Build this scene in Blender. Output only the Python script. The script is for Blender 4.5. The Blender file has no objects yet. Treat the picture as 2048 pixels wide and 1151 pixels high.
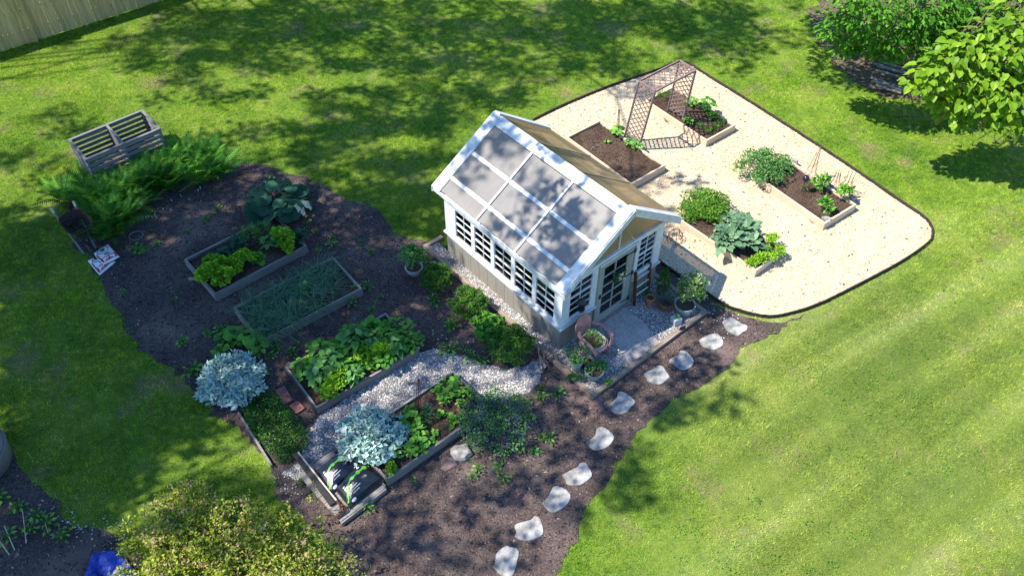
import bpy, math
import numpy as np
from mathutils import Vector, Matrix
from mathutils.geometry import tessellate_polygon
rng = np.random.default_rng(11)
R = math.radians
scene = bpy.context.scene
COL = scene.collection

# ---------------------------------------------------------------- camera model (measured from the photo)
F = 1700.0; PITCH = R(47.08); ROLL = -.0115378; CH = 14.28
def ray(px, py):
    u = px - 1024.; v = 575.5 - py
    c, s = math.cos(-ROLL), math.sin(-ROLL)
    u, v = c*u - s*v, s*u + c*v
    return np.array([u/F, math.cos(PITCH) + v/F*math.sin(PITCH), -math.sin(PITCH) + v/F*math.cos(PITCH)])
def G(px, py, z=0.):
    d = ray(px, py)
    return np.array([0, 0, CH]) + d*((z - CH)/d[2])
def pr(p):
    x = np.asarray(p, float) - [0, 0, CH]
    zz = x[..., 1]*math.cos(PITCH) - x[..., 2]*math.sin(PITCH)
    yy = x[..., 1]*math.sin(PITCH) + x[..., 2]*math.cos(PITCH)
    return 1024 + F*x[..., 0]/zz, 575.5 - F*yy/zz, zz
def ppm(px, py): return F/(pr(G(px, py))[2])
def poly(pts, z=0.): return np.array([G(x, y, z) for x, y in pts])

# ---------------------------------------------------------------- mesh builder
class MB:
    def __init__(s): s.V = []; s.F = []; s.T = []; s.n = 0
    def add(s, v, f, t=.5):
        v = np.asarray(v, float).reshape(-1, 3); f = np.asarray(f, int)
        if f.ndim == 1: f = f[None]
        t = np.broadcast_to(np.asarray(t, float), (len(f),))
        s.V.append(v); s.F.append(f + s.n); s.T.append(t); s.n += len(v)
        return s
    def box(s, o, ex, ey, ez, t=.5):
        o, ex, ey, ez = [np.asarray(q, float) for q in (o, ex, ey, ez)]
        v = [o, o+ex, o+ex+ey, o+ey, o+ez, o+ex+ez, o+ex+ey+ez, o+ey+ez]
        f = [(0, 3, 2, 1), (4, 5, 6, 7), (0, 1, 5, 4), (1, 2, 6, 5), (2, 3, 7, 6), (3, 0, 4, 7)]
        if np.dot(np.cross(ex, ey), ez) < 0: f = [q[::-1] for q in f]
        return s.add(v, f, t)
    def bx(s, x0, x1, y0, y1, z0, z1, t=.5):
        return s.box((x0, y0, z0), (x1-x0, 0, 0), (0, y1-y0, 0), (0, 0, z1-z0), t)
    def bar(s, a, b, w, h, up=(0, 0, 1), t=.5):
        a = np.asarray(a, float); b = np.asarray(b, float); d = b-a
        y = np.cross(np.asarray(up, float), d); n = np.linalg.norm(y)
        y = y/n if n > 1e-6 else np.array([1., 0, 0])
        z = np.cross(d, y); z /= np.linalg.norm(z)
        return s.box(a - y*w/2 - z*h/2, d, y*w, z*h, t)
    def tube(s, pts, rad, n=6, t=.5, cap=True):
        pts = np.asarray(pts, float); m = len(pts)
        rad = np.broadcast_to(np.asarray(rad, float), (m,))
        tan = np.gradient(pts, axis=0); tan /= np.linalg.norm(tan, axis=1)[:, None] + 1e-9
        ref = np.array([0, 0, 1.]) if abs(tan[0][2]) < .9 else np.array([1., 0, 0])
        vs = []; an = np.linspace(0, 2*math.pi, n, endpoint=False)
        for i in range(m):
            x = np.cross(ref, tan[i]); x /= np.linalg.norm(x) + 1e-9; y = np.cross(tan[i], x); ref = y if False else ref
            vs.append(pts[i] + rad[i]*(np.cos(an)[:, None]*x + np.sin(an)[:, None]*y))
        f = [(i*n+j, i*n+(j+1) % n, (i+1)*n+(j+1) % n, (i+1)*n+j) for i in range(m-1) for j in range(n)]
        s.add(np.concatenate(vs), f, t)
        if cap and n >= 3:
            b = s.n - m*n
            for ring, rev in ((0, True), (m-1, False)):
                idx = [b + ring*n + j for j in range(n)]
                if rev: idx = idx[::-1]
                s.F.append(np.array([idx])); s.T.append(np.array([t if np.isscalar(t) else .5]))
        return s
    def lathe(s, prof, n=20, c=(0, 0, 0), t=.5, sx=1., sy=1.):
        an = np.linspace(0, 2*math.pi, n, endpoint=False); vs = []
        for r, z in prof:
            vs.append(np.stack([c[0]+r*np.cos(an)*sx, c[1]+r*np.sin(an)*sy, np.full(n, c[2]+z)], 1))
        m = len(prof)
        f = [(i*n+j, i*n+(j+1) % n, (i+1)*n+(j+1) % n, (i+1)*n+j) for i in range(m-1) for j in range(n)]
        return s.add(np.concatenate(vs), f, t)
    def prism(s, pts, z0, z1, t=.5):
        """pts (n,2) or (n,3) outline, counter-clockwise or not; extruded from z0 to z1"""
        p = np.asarray(pts, float)[:, :2]
        area = np.sum(p[:, 0]*np.roll(p[:, 1], -1) - np.roll(p[:, 0], -1)*p[:, 1])
        if area < 0: p = p[::-1]
        n = len(p)
        lo = np.c_[p, np.full(n, z0)]; hi = np.c_[p, np.full(n, z1)]
        b = s.n; s.add(np.r_[lo, hi], [(j, (j+1) % n, n+(j+1) % n, n+j) for j in range(n)], t)
        tri = tessellate_polygon([[Vector((*q, 0)) for q in p]])
        tr = np.array([list(q) for q in tri])
        a = p[tr]; cr = (a[:, 1, 0]-a[:, 0, 0])*(a[:, 2, 1]-a[:, 0, 1]) - (a[:, 1, 1]-a[:, 0, 1])*(a[:, 2, 0]-a[:, 0, 0])
        tr[cr < 0] = tr[cr < 0][:, ::-1]
        s.F.append(tr + b + n); s.T.append(np.full(len(tr), t))
        s.F.append(tr[:, ::-1] + b); s.T.append(np.full(len(tr), t))
        return s
    def build(s, name, m=None, parent=None, loc=None, rotz=0., smooth=False):
        V = np.concatenate(s.V); me = bpy.data.meshes.new(name)
        me.vertices.add(len(V)); me.vertices.foreach_set('co', V.astype(np.float32).ravel())
        li = np.concatenate([f.ravel() for f in s.F]); lt = np.concatenate([np.full(len(f), f.shape[1]) for f in s.F])
        ls = np.r_[0, np.cumsum(lt)[:-1]]
        me.loops.add(len(li)); me.loops.foreach_set('vertex_index', li.astype(np.int32))
        me.polygons.add(len(lt)); me.polygons.foreach_set('loop_start', ls.astype(np.int32))
        try: me.polygons.foreach_set('loop_total', lt.astype(np.int32))
        except Exception: pass
        me.update(calc_edges=True); me.validate()
        T = np.concatenate(s.T)
        if len(T) == len(me.polygons):
            at = me.attributes.new('tint', 'FLOAT', 'FACE'); at.data.foreach_set('value', T.astype(np.float32))
        me.polygons.foreach_set('use_smooth', np.full(len(me.polygons), bool(smooth)))
        if m: me.materials.append(m)
        o = bpy.data.objects.new(name, me); COL.objects.link(o)
        if parent: o.parent = parent
        if loc is not None: o.location = [float(q) for q in loc]
        o.rotation_euler.z = rotz
        return o

def tag(o, label, cat, group=None):
    o['label'] = label; o['category'] = cat
    if group: o['group'] = group
    return o
def kind(o, k): o['kind'] = k; return o
def thing(name, label, cat, loc=(0, 0, 0), rotz=0., group=None):
    o = bpy.data.objects.new(name, None); COL.objects.link(o); o.empty_display_size = .1
    o.location = [float(q) for q in loc]; o.rotation_euler.z = rotz
    return tag(o, label, cat, group)
def copy_tree(o, loc, rotz=0., scale=1., parent=None):
    c = o.copy(); COL.objects.link(c)
    if parent is None: c.location = [float(q) for q in loc]; c.rotation_euler.z = rotz; c.scale = (scale,)*3
    else: c.parent = parent
    for ch in list(o.children): copy_tree(ch, None, parent=c)
    return c

# ---------------------------------------------------------------- materials
def newmat(name):
    m = bpy.data.materials.new(name); m.use_nodes = True
    nt = m.node_tree; nt.nodes.clear()
    out = nt.nodes.new('ShaderNodeOutputMaterial'); b = nt.nodes.new('ShaderNodeBsdfPrincipled')
    nt.links.new(b.outputs[0], out.inputs[0])
    return m, nt, b, out
def N(nt, t, **kw):
    n = nt.nodes.new(t)
    for k, v in kw.items():
        if k.startswith('i_'): n.inputs[int(k[2:]) if k[2:].isdigit() else k[2:]].default_value = v
        else: setattr(n, k, v)
    return n
def L(nt, a, b): nt.links.new(a, b)
def ramp(nt, fac, stops):
    r = N(nt, 'ShaderNodeValToRGB'); e = r.color_ramp.elements
    while len(e) > 1: e.remove(e[-1])
    e[0].position = stops[0][0]; e[0].color = (*stops[0][1], 1)
    for p, c in stops[1:]:
        q = e.new(p); q.color = (*c, 1)
    L(nt, fac, r.inputs[0]); return r.outputs[0]
def noise(nt, vec, scale, detail=3, rough=.55):
    n = N(nt, 'ShaderNodeTexNoise'); n.inputs['Scale'].default_value = scale
    n.inputs['Detail'].default_value = detail; n.inputs['Roughness'].default_value = rough
    if vec is not None: L(nt, vec, n.inputs['Vector'])
    return n.outputs[0]
def mix(nt, fac, a, b, mode='MIX'):
    n = N(nt, 'ShaderNodeMix', data_type='RGBA', blend_type=mode)
    for i, x in ((0, fac), (6, a), (7, b)):
        if isinstance(x, (int, float)): n.inputs[i].default_value = x
        elif isinstance(x, tuple): n.inputs[i].default_value = (*x, 1)
        else: L(nt, x, n.inputs[i])
    return n.outputs[2]
def math_(nt, op, a, b=0.):
    n = N(nt, 'ShaderNodeMath', operation=op)
    for i, x in ((0, a), (1, b)):
        if isinstance(x, (int, float)): n.inputs[i].default_value = x
        else: L(nt, x, n.inputs[i])
    return n.outputs[0]
def pos(nt): return N(nt, 'ShaderNodeNewGeometry').outputs['Position']
def objco(nt): return N(nt, 'ShaderNodeTexCoord').outputs['Object']
def mapping(nt, vec, scale=(1, 1, 1), rot=(0, 0, 0)):
    m = N(nt, 'ShaderNodeMapping'); m.inputs['Scale'].default_value = scale; m.inputs['Rotation'].default_value = rot
    L(nt, vec, m.inputs[0]); return m.outputs[0]
def bump(nt, h, b, strength=.5, dist=.02):
    n = N(nt, 'ShaderNodeBump'); n.inputs['Strength'].default_value = strength; n.inputs['Distance'].default_value = dist
    L(nt, h, n.inputs['Height']); L(nt, n.outputs[0], b.inputs['Normal'])
def tint(nt):
    return N(nt, 'ShaderNodeAttribute', attribute_name='tint').outputs['Fac']

def leafmat(name, stops, trans=.3, rough=.5, spec=.3):
    m, nt, b, out = newmat(name)
    c = ramp(nt, tint(nt), stops)
    nz = noise(nt, objco(nt), 9, 2)
    c = mix(nt, math_(nt, 'MULTIPLY', nz, .5), c, mix(nt, 1., c, (.55, .6, .5), 'MULTIPLY'))
    L(nt, c, b.inputs['Base Color']); b.inputs['Roughness'].default_value = rough; b.inputs['Specular IOR Level'].default_value = spec*.55
    tr = N(nt, 'ShaderNodeBsdfTranslucent'); L(nt, mix(nt, 1., c, (1.15, 1.2, .6), 'MULTIPLY'), tr.inputs[0])
    mx = N(nt, 'ShaderNodeMixShader'); mx.inputs[0].default_value = trans
    L(nt, b.outputs[0], mx.inputs[1]); L(nt, tr.outputs[0], mx.inputs[2]); L(nt, mx.outputs[0], out.inputs[0])
    return m
def flat(name, col, rough=.6, spec=.4, var=.25, scale=6, metallic=0., bmp=0., axis=None):
    m, nt, b, out = newmat(name)
    co = objco(nt)
    if axis: co = mapping(nt, co, axis)
    nz = noise(nt, co, scale, 4, .6)
    d = tuple(q*(1-var*1.6) for q in col); l = tuple(min(1, q*(1+var)) for q in col)
    c = ramp(nt, nz, [(.3, d), (.7, l)])
    L(nt, c, b.inputs['Base Color']); b.inputs['Roughness'].default_value = rough
    b.inputs['Specular IOR Level'].default_value = spec; b.inputs['Metallic'].default_value = metallic
    if bmp: bump(nt, nz, b, bmp, .01)
    return m
def wood(name, cols, grain=1., stain=None, rough=.8):
    """board length runs along local X"""
    m, nt, b, out = newmat(name)
    oi = N(nt, 'ShaderNodeObjectInfo').outputs['Random']
    co = N(nt, 'ShaderNodeVectorMath', operation='ADD'); L(nt, objco(nt), co.inputs[0])
    cb = N(nt, 'ShaderNodeCombineXYZ'); L(nt, math_(nt, 'MULTIPLY', oi, 40.), cb.inputs[0]); L(nt, math_(nt, 'MULTIPLY', oi, 17.), cb.inputs[1])
    L(nt, cb.outputs[0], co.inputs[1]); v = co.outputs[0]
    g = noise(nt, mapping(nt, v, (1.2, 28*grain, 28*grain)), 1.6, 5, .65)
    c = ramp(nt, g, [(.28, cols[0]), (.5, cols[1]), (.75, cols[2])])
    blot = noise(nt, mapping(nt, v, (1, 3, 3)), 1.3, 3)
    c = mix(nt, math_(nt, 'MULTIPLY', blot, .75), c, mix(nt, 1., c, stain or (.55, .52, .5), 'MULTIPLY'))
    c = mix(nt, 1., c, ramp(nt, oi, [(0, (.86, .86, .86)), (1, (1.1, 1.08, 1.05))]), 'MULTIPLY')
    L(nt, c, b.inputs['Base Color']); b.inputs['Roughness'].default_value = rough; b.inputs['Specular IOR Level'].default_value = .25
    bump(nt, g, b, .5, .006)
    return m
def granular(name, stops, rough=.85, spec=.3):
    m, nt, b, out = newmat(name)
    c = ramp(nt, tint(nt), stops)
    L(nt, mix(nt, .25, c, mix(nt, 1., c, ramp(nt, noise(nt, pos(nt), 60, 2), [(.3, (.5, .5, .5)), (.7, (1.3, 1.3, 1.3))]), 'MULTIPLY')), b.inputs['Base Color'])
    b.inputs['Roughness'].default_value = rough; b.inputs['Specular IOR Level'].default_value = spec
    return m
def ground(name, stops, s1=1.2, s2=30., rough=.95, bmp=.6, dist=.02, blot=None):
    m, nt, b, out = newmat(name); p = pos(nt)
    f = noise(nt, p, s2, 5, .7); g = noise(nt, p, s1, 3)
    h = math_(nt, 'ADD', math_(nt, 'MULTIPLY', f, .7), math_(nt, 'MULTIPLY', g, .3))
    c = ramp(nt, h, stops)
    if blot:
        c = mix(nt, ramp(nt, noise(nt, p, blot[0], 3), [(blot[1], (0, 0, 0)), (blot[1]+.12, (1, 1, 1))]), c, blot[2])
    L(nt, c, b.inputs['Base Color']); b.inputs['Roughness'].default_value = rough; b.inputs['Specular IOR Level'].default_value = .15
    bump(nt, f, b, bmp, dist)
    return m

def lawn_colour(nt, p):
    n1 = noise(nt, p, .30, 4, .6); n2 = noise(nt, p, 1.5, 5, .7); n3 = noise(nt, p, 9., 4, .7)
    h = math_(nt, 'ADD', math_(nt, 'MULTIPLY', n1, .30), math_(nt, 'ADD', math_(nt, 'MULTIPLY', n2, .38), math_(nt, 'MULTIPLY', n3, .32)))
    c = ramp(nt, h, [(.37, (.062, .175, .008)), (.45, (.160, .320, .018)), (.53, (.300, .450, .035)), (.61, (.450, .530, .100))])
    # straw coloured dry patches
    dry = ramp(nt, noise(nt, mapping(nt, p, (1, 1, 1), (0, 0, .5)), .75, 6, .74), [(.54, (0, 0, 0)), (.66, (1, 1, 1))])
    c = mix(nt, math_(nt, 'MULTIPLY', dry, .7), c, (.44, .34, .19))
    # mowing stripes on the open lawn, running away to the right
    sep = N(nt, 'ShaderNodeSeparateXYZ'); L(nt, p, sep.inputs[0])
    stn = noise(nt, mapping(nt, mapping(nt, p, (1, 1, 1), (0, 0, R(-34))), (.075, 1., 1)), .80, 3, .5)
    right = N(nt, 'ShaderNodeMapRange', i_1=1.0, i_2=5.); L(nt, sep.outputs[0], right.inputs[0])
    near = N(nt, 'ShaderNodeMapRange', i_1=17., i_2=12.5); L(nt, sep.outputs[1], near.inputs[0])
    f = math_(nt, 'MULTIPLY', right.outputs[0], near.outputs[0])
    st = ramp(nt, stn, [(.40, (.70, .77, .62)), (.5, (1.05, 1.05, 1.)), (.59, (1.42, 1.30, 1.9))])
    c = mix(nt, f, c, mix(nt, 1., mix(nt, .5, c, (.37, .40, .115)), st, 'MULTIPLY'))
    return c
def lawnmat(name, blades):
    m, nt, b, out = newmat(name); p = pos(nt)
    c = lawn_colour(nt, p)
    if blades:
        c = mix(nt, 1., c, ramp(nt, tint(nt), [(0, (.38, .46, .34)), (.5, (1.0, 1.0, .95)), (.9, (1.45, 1.32, 1.3)), (1, (2.0, 1.7, 2.4))]), 'MULTIPLY')
        tr = N(nt, 'ShaderNodeBsdfTranslucent'); L(nt, mix(nt, 1., c, (1.2, 1.2, .6), 'MULTIPLY'), tr.inputs[0])
        mx = N(nt, 'ShaderNodeMixShader'); mx.inputs[0].default_value = .3
        L(nt, b.outputs[0], mx.inputs[1]); L(nt, tr.outputs[0], mx.inputs[2]); L(nt, mx.outputs[0], out.inputs[0])
    else:
        f = noise(nt, p, 40, 4, .7)
        c = mix(nt, .62, c, ramp(nt, f, [(.35, (.018, .032, .006)), (.65, (.07, .085, .022))]))
        bump(nt, f, b, .8, .03)
    L(nt, c, b.inputs['Base Color']); b.inputs['Roughness'].default_value = .55 if blades else .9; b.inputs['Specular IOR Level'].default_value = .2
    return m

M = {}
M['lawn'] = lawnmat('lawn_ground', False); M['blades'] = lawnmat('grass_blades', True)
M['mulch'] = ground('dark_mulch', [(.34, (.024, .018, .017)), (.5, (.080, .058, .050)), (.66, (.18, .13, .108))], .8, 34, blot=(.55, .55, (.16, .11, .088)))
M['mulchbits'] = granular('mulch_bits', [(0, (.014, .011, .010)), (.5, (.075, .054, .047)), (.93, (.17, .125, .105)), (1, (.38, .31, .26))])
M['chip'] = ground('wood_chip_base', [(.32, (.34, .25, .145)), (.5, (.52, .405, .26)), (.68, (.62, .515, .36))], 1.1, 40)
M['chipbits'] = granular('wood_chip_bits', [(0, (.22, .14, .075)), (.12, (.50, .38, .23)), (.6, (.62, .50, .345)), (1, (.74, .65, .50))])
M['gravel'] = ground('gravel_base', [(.3, (.09, .085, .08)), (.5, (.22, .205, .19)), (.7, (.42, .39, .37))], 1., 45)
M['pebble'] = granular('white_pebbles', [(0, (.10, .09, .085)), (.3, (.30, .275, .26)), (.75, (.50, .47, .445)), (1, (.70, .67, .63))], .6)
M['pad'] = ground('pea_gravel_pad', [(.34, (.20, .17, .15)), (.5, (.40, .36, .33)), (.66, (.62, .58, .54))], 2., 70, bmp=.4)
M['dirt'] = ground('leaf_litter', [(.32, (.035, .026, .016)), (.5, (.10, .074, .045)), (.68, (.24, .175, .11))], 1.3, 22)
M['soil'] = ground('bed_soil', [(.34, (.030, .018, .012)), (.5, (.075, .047, .033)), (.68, (.15, .10, .072))], 1.5, 30, bmp=.8)
M['cedar'] = wood('fresh_timber', [(.46, .34, .22), (.63, .50, .36), (.74, .62, .48)], stain=(.82, .77, .72))
M['greywood'] = wood('weathered_timber', [(.17, .155, .135), (.27, .25, .22), (.38, .35, .31)])
M['darkwood'] = wood('charred_timber', [(.03, .027, .025), (.075, .065, .058), (.16, .14, .12)])
M['binwood'] = wood('silvered_slats', [(.11, .11, .11), (.19, .19, .185), (.28, .28, .27)])
M['edgewood'] = wood('platform_timber', [(.17, .13, .10), (.28, .225, .175), (.38, .315, .255)])
M['arbor'] = flat('brown_painted_lattice', (.22, .15, .135), .6, .3, .25, 12)
M['fence'] = wood('fence_boards', [(.40, .26, .11), (.64, .45, .20), (.76, .58, .31)], stain=(.6, .55, .5))
M['white'] = flat('white_paint', (.62, .62, .605), .5, .4, .13, 5)
M['offwhite'] = flat('aged_white_paint', (.54, .545, .53), .5, .4, .15, 6)
M['siding'] = flat('grey_siding', (.255, .228, .185), .65, .3, .10, 3, axis=(6, 6, .7))
M['door'] = flat('sage_door_paint', (.30, .31, .265), .5, .35, .08, 4)
M['dark'] = flat('black_iron', (.018, .017, .016), .45, .5, .3, 8)
M['rust'] = flat('rusty_iron', (.10, .040, .022), .85, .2, .5, 14)
M['wire'] = flat('copper_wire', (.22, .13, .075), .7, .3, .4, 20)
M['terracotta'] = flat('terracotta', (.42, .16, .075), .8, .2, .25, 9)
M['stone'] = flat('pale_stepping_stone', (.33, .31, .28), .85, .2, .38, 6, bmp=.5)
M['rock'] = flat('grey_rock', (.30, .275, .25), .9, .2, .35, 9, bmp=.9)
M['redrock'] = flat('mauve_flagstone', (.22, .14, .125), .9, .2, .35, 9, bmp=.8)
M['brick'] = flat('red_brick', (.33, .13, .10), .9, .2, .3, 16, bmp=.5)
M['zinc'] = flat('grey_zinc', (.33, .34, .33), .5, .5, .2, 8)
M['glaze'] = flat('green_glaze', (.24, .27, .21), .35, .5, .25, 8)
M['pink'] = flat('faded_pink_paint', (.50, .215, .18), .55, .35, .22, 7)
M['beige'] = flat('beige_plastic', (.17, .155, .13), .7, .3, .15, 5, bmp=.2)
M['tarp'] = flat('blue_tarp', (.012, .04, .34), .4, .5, .35, 5)
M['edging'] = flat('black_edging', (.045, .033, .027), .7, .3, .4, 12)
M['bark'] = flat('tree_bark', (.16, .115, .08), .95, .1, .45, 5, bmp=1., axis=(3, 3, .6))
M['blackbag'] = flat('black_plastic_bag', (.016, .019, .024), .28, .6, .3, 6, bmp=.6)
M['whitebag'] = flat('white_plastic_bag', (.70, .71, .70), .35, .5, .08, 6, bmp=.4)
M['baggreen'] = flat('bag_print_green', (.13, .45, .035), .35, .5, .1, 6)
M['bagred'] = flat('bag_print_red', (.42, .02, .025), .35, .5, .12, 6)
M['baglogo'] = flat('bag_print_dark_green', (.01, .10, .055), .35, .5, .2, 6)
M['ink'] = flat('bag_print_white', (.75, .76, .78), .4, .4, .05, 6)
M['yellow'] = flat('yellow_petal', (.72, .48, .02), .5, .3, .15, 20)
M['purple'] = leafmat('lavender_flowers', [(0, (.10, .11, .34)), (1, (.24, .22, .50))], .2)
M['cream'] = flat('dried_flower_cream', (.62, .52, .34), .8, .2, .2, 20)
M['stem'] = flat('plant_stem', (.10, .12, .04), .7, .2, .3, 9)
M['twig'] = flat('grey_brown_twig', (.17, .12, .085), .9, .15, .4, 14)
M['pod'] = flat('brown_seed_pod', (.24, .13, .065), .8, .2, .3, 14)
# leaves
M['box'] = leafmat('boxwood_leaf', [(0, (0.017, 0.055, 0.010)), (.6, (0.053, 0.156, 0.021)), (1, (0.158, 0.350, 0.034))], .2)
M['fern'] = leafmat('fern_leaf', [(0, (0.027, 0.115, 0.016)), (.6, (0.090, 0.288, 0.030)), (1, (0.206, 0.475, 0.048))], .3)
M['silver'] = leafmat('silver_leaf', [(0, (.22, .35, .32)), (.6, (.42, .58, .54)), (1, (.66, .76, .70))], .15, .7, .2)
M['lime'] = leafmat('lime_leaf', [(0, (0.108, 0.266, 0.015)), (.6, (0.240, 0.481, 0.024)), (1, (0.432, 0.658, 0.043))], .3)
M['green'] = leafmat('mid_green_leaf', [(0, (0.044, 0.156, 0.020)), (.6, (0.126, 0.343, 0.038)), (1, (0.252, 0.530, 0.067))], .3)
M['deep'] = leafmat('deep_blue_green_leaf', [(0, (.015, .055, .033)), (.6, (.03, .105, .052)), (1, (.07, .18, .08))], .2)
M['kale'] = leafmat('grey_green_leaf', [(0, (0.063, 0.132, 0.068)), (.6, (0.146, 0.259, 0.136)), (1, (0.272, 0.396, 0.230))], .15, .55)
M['onion'] = leafmat('onion_leaf', [(0, (0.036, 0.105, 0.054)), (.7, (0.085, 0.203, 0.107)), (.9, (0.185, 0.300, 0.142)), (1, (0.484, 0.450, 0.214))], .2)
M['dill'] = leafmat('feathery_leaf', [(0, (.04, .125, .014)), (.6, (.115, .28, .026)), (1, (.23, .42, .05))], .3)
M['herb'] = leafmat('herb_leaf', [(0, (.035, .115, .025)), (.6, (.105, .265, .060)), (1, (.24, .43, .14))], .25)
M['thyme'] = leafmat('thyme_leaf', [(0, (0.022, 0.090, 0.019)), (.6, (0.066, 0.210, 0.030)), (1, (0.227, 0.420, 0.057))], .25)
M['catmint'] = leafmat('catmint_leaf', [(0, (0.033, 0.094, 0.046)), (.6, (0.080, 0.216, 0.080)), (1, (0.214, 0.394, 0.106))], .25)
M['shrub'] = leafmat('bronze_tipped_leaf', [(0, (.07, .12, .012)), (.45, (.24, .31, .03)), (.84, (.46, .50, .07)), (.89, (.52, .32, .19)), (1, (.66, .42, .30))], .3)
M['catalpa'] = leafmat('catalpa_leaf', [(0, (.10, .21, .010)), (.6, (.18, .33, .014)), (1, (.28, .44, .025))], .35, .4)
M['maple'] = leafmat('maple_leaf', [(0, (.035, .12, .010)), (.6, (.09, .27, .016)), (1, (.18, .42, .03))], .4, .6)
M['shade'] = leafmat('shade_tree_leaf', [(0, (.02, .05, .015)), (1, (.06, .12, .03))], .02)
M['variegated'] = leafmat('pale_flowering_leaf', [(0, (.08, .18, .03)), (.6, (.19, .32, .08)), (.85, (.32, .42, .18)), (1, (.7, .7, .55))], .3)
M['wispy'] = leafmat('wispy_grey_leaf', [(0, (.07, .085, .06)), (1, (.20, .22, .16))], .2)
def glassmat(name, tintc=(.85, .9, .92), refl=.12):
    m, nt, b, out = newmat(name); nt.nodes.remove(b)
    t = N(nt, 'ShaderNodeBsdfTransparent'); t.inputs[0].default_value = (*tintc, 1)
    g = N(nt, 'ShaderNodeBsdfGlossy'); g.inputs['Roughness'].default_value = .06
    fr = N(nt, 'ShaderNodeFresnel'); fr.inputs[0].default_value = 1.5
    mx = N(nt, 'ShaderNodeMixShader'); L(nt, math_(nt, 'ADD', fr.outputs[0], refl*.3), mx.inputs[0])
    L(nt, t.outputs[0], mx.inputs[1]); L(nt, g.outputs[0], mx.inputs[2]); L(nt, mx.outputs[0], out.inputs[0])
    return m
M['glass'] = glassmat('window_glass')
def panelmat(name, col, transp, refl=.06):
    m, nt, b, out = newmat(name)
    co = objco(nt)
    w = noise(nt, mapping(nt, co, (1.2, 60, 1.2)), 1., 2); blot = noise(nt, co, 2.2, 4, .6)
    h = math_(nt, 'ADD', math_(nt, 'MULTIPLY', w, .55), math_(nt, 'MULTIPLY', blot, .45))
    c = ramp(nt, h, [(.3, tuple(q*.86 for q in col)), (.7, tuple(min(1, q*1.1) for q in col))])
    L(nt, c, b.inputs['Base Color']); b.inputs['Roughness'].default_value = .2; b.inputs['Specular IOR Level'].default_value = .7
    tl = N(nt, 'ShaderNodeBsdfTranslucent'); L(nt, c, tl.inputs[0])
    m1 = N(nt, 'ShaderNodeMixShader'); m1.inputs[0].default_value = .45; L(nt, b.outputs[0], m1.inputs[1]); L(nt, tl.outputs[0], m1.inputs[2])
    tp = N(nt, 'ShaderNodeBsdfTransparent'); tp.inputs[0].default_value = (.8, .75, .68, 1)
    m2 = N(nt, 'ShaderNodeMixShader'); m2.inputs[0].default_value = transp; L(nt, m1.outputs[0], m2.inputs[1]); L(nt, tp.outputs[0], m2.inputs[2])
    L(nt, m2.outputs[0], out.inputs[0]); return m
M['panel'] = panelmat('smoky_polycarbonate', (.50, .47, .445), .36)
M['panel_tan'] = panelmat('tan_polycarbonate', (.60, .46, .25), .45)

# ---------------------------------------------------------------- leaf templates  (length along +X, face normal +Z)
T_OVAL = (np.array([(0, 0, 0), (.5, -.27, .06), (1, 0, -.08), (.5, .27, .06), (.5, 0, 0)]), np.array([(0, 1, 2, 4), (0, 4, 2, 3)]))
T_LONG = (np.array([(0, 0, 0), (.5, -.14, .05), (1, 0, -.12), (.5, .14, .05), (.5, 0, .02)]), np.array([(0, 1, 2, 4), (0, 4, 2, 3)]))
T_HEART = (np.array([(0, 0, 0), (-.08, .24, .03), (.2, .43, .06), (.58, .33, .02), (1, 0, -.16), (-.08, -.24, .03), (.2, -.43, .06), (.58, -.33, .02), (.45, 0, -.02)]),
           np.array([(0, 8, 2, 1), (8, 4, 3, 2), (0, 5, 6, 8), (8, 6, 7, 4)]))
_a = np.linspace(0, 2*math.pi, 9)[:-1]
T_ROUND = (np.r_[[(.5, 0, -.06)], np.stack([.5-.5*np.cos(_a), .5*np.sin(_a), .03*np.cos(3*_a)], 1)], np.array([(0, 1, 2, 3), (0, 3, 4, 5), (0, 5, 6, 7), (0, 7, 8, 1)])[:, ::-1])
def strip(n, wid, droop, ruffle=0.):
    t = np.linspace(0, 1, n); z = .55*t - droop*t**2
    v = []; f = []
    for i in range(n):
        w = wid(t[i]); r = ruffle*(1 if i % 2 else -1)
        v += [(t[i], -w, z[i]+r), (t[i], 0, z[i]), (t[i], w, z[i]-r)]
    for i in range(n-1):
        a = i*3; f += [(a, a+3, a+4, a+1), (a+1, a+4, a+5, a+2)]
    return np.array(v), np.array(f)
T_KALE = strip(8, lambda t: (.06 if t < .15 else .27*math.sin(math.pi*min(1, .15+t*.8)))*(1.0 if int(t*14) % 2 else .62)+.02, .62, .05)
T_LETT = strip(5, lambda t: .36*math.sin(math.pi*(.12+.78*t)), .5, .05)
T_CHARD = strip(6, lambda t: (.05 if t < .3 else .32*math.sin(math.pi*(.1+.85*(t-.3)/.7))), .75, .03)
def blade_t(droop, w=.02, n=5):
    t = np.linspace(0, 1, n); v = []; f = []
    for i in range(n):
        ww = w*(1-t[i]*.9); x = t[i] - .25*droop*t[i]**3; z = -droop*t[i]**2*.9
        v += [(x, -ww, z), (x, ww, z)]
    for i in range(n-1): f.append((2*i, 2*i+2, 2*i+3, 2*i+1))
    return np.array(v), np.array(f)
T_BLADE = blade_t(.35); T_BLADE2 = blade_t(.9)
def frond_t(n=15):
    v = []; f = []
    for i in range(n):
        t = .12 + .88*i/n; zz = .25*t - .55*t*t
        w = .20*math.sin(math.pi*min(1, .18+.82*t))**.8*(1 if t < .9 else .7)
        for s in (-1, 1):
            b = len(v); v += [(t-.012, 0, zz), (t+.045, 0, zz-.01), (t+.085, s*w, zz-.05-.02*(i % 2))]
            f.append((b, b+1, b+2) if s > 0 else (b+1, b, b+2))
    return np.array(v), np.array(f)
T_FROND = frond_t()
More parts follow.
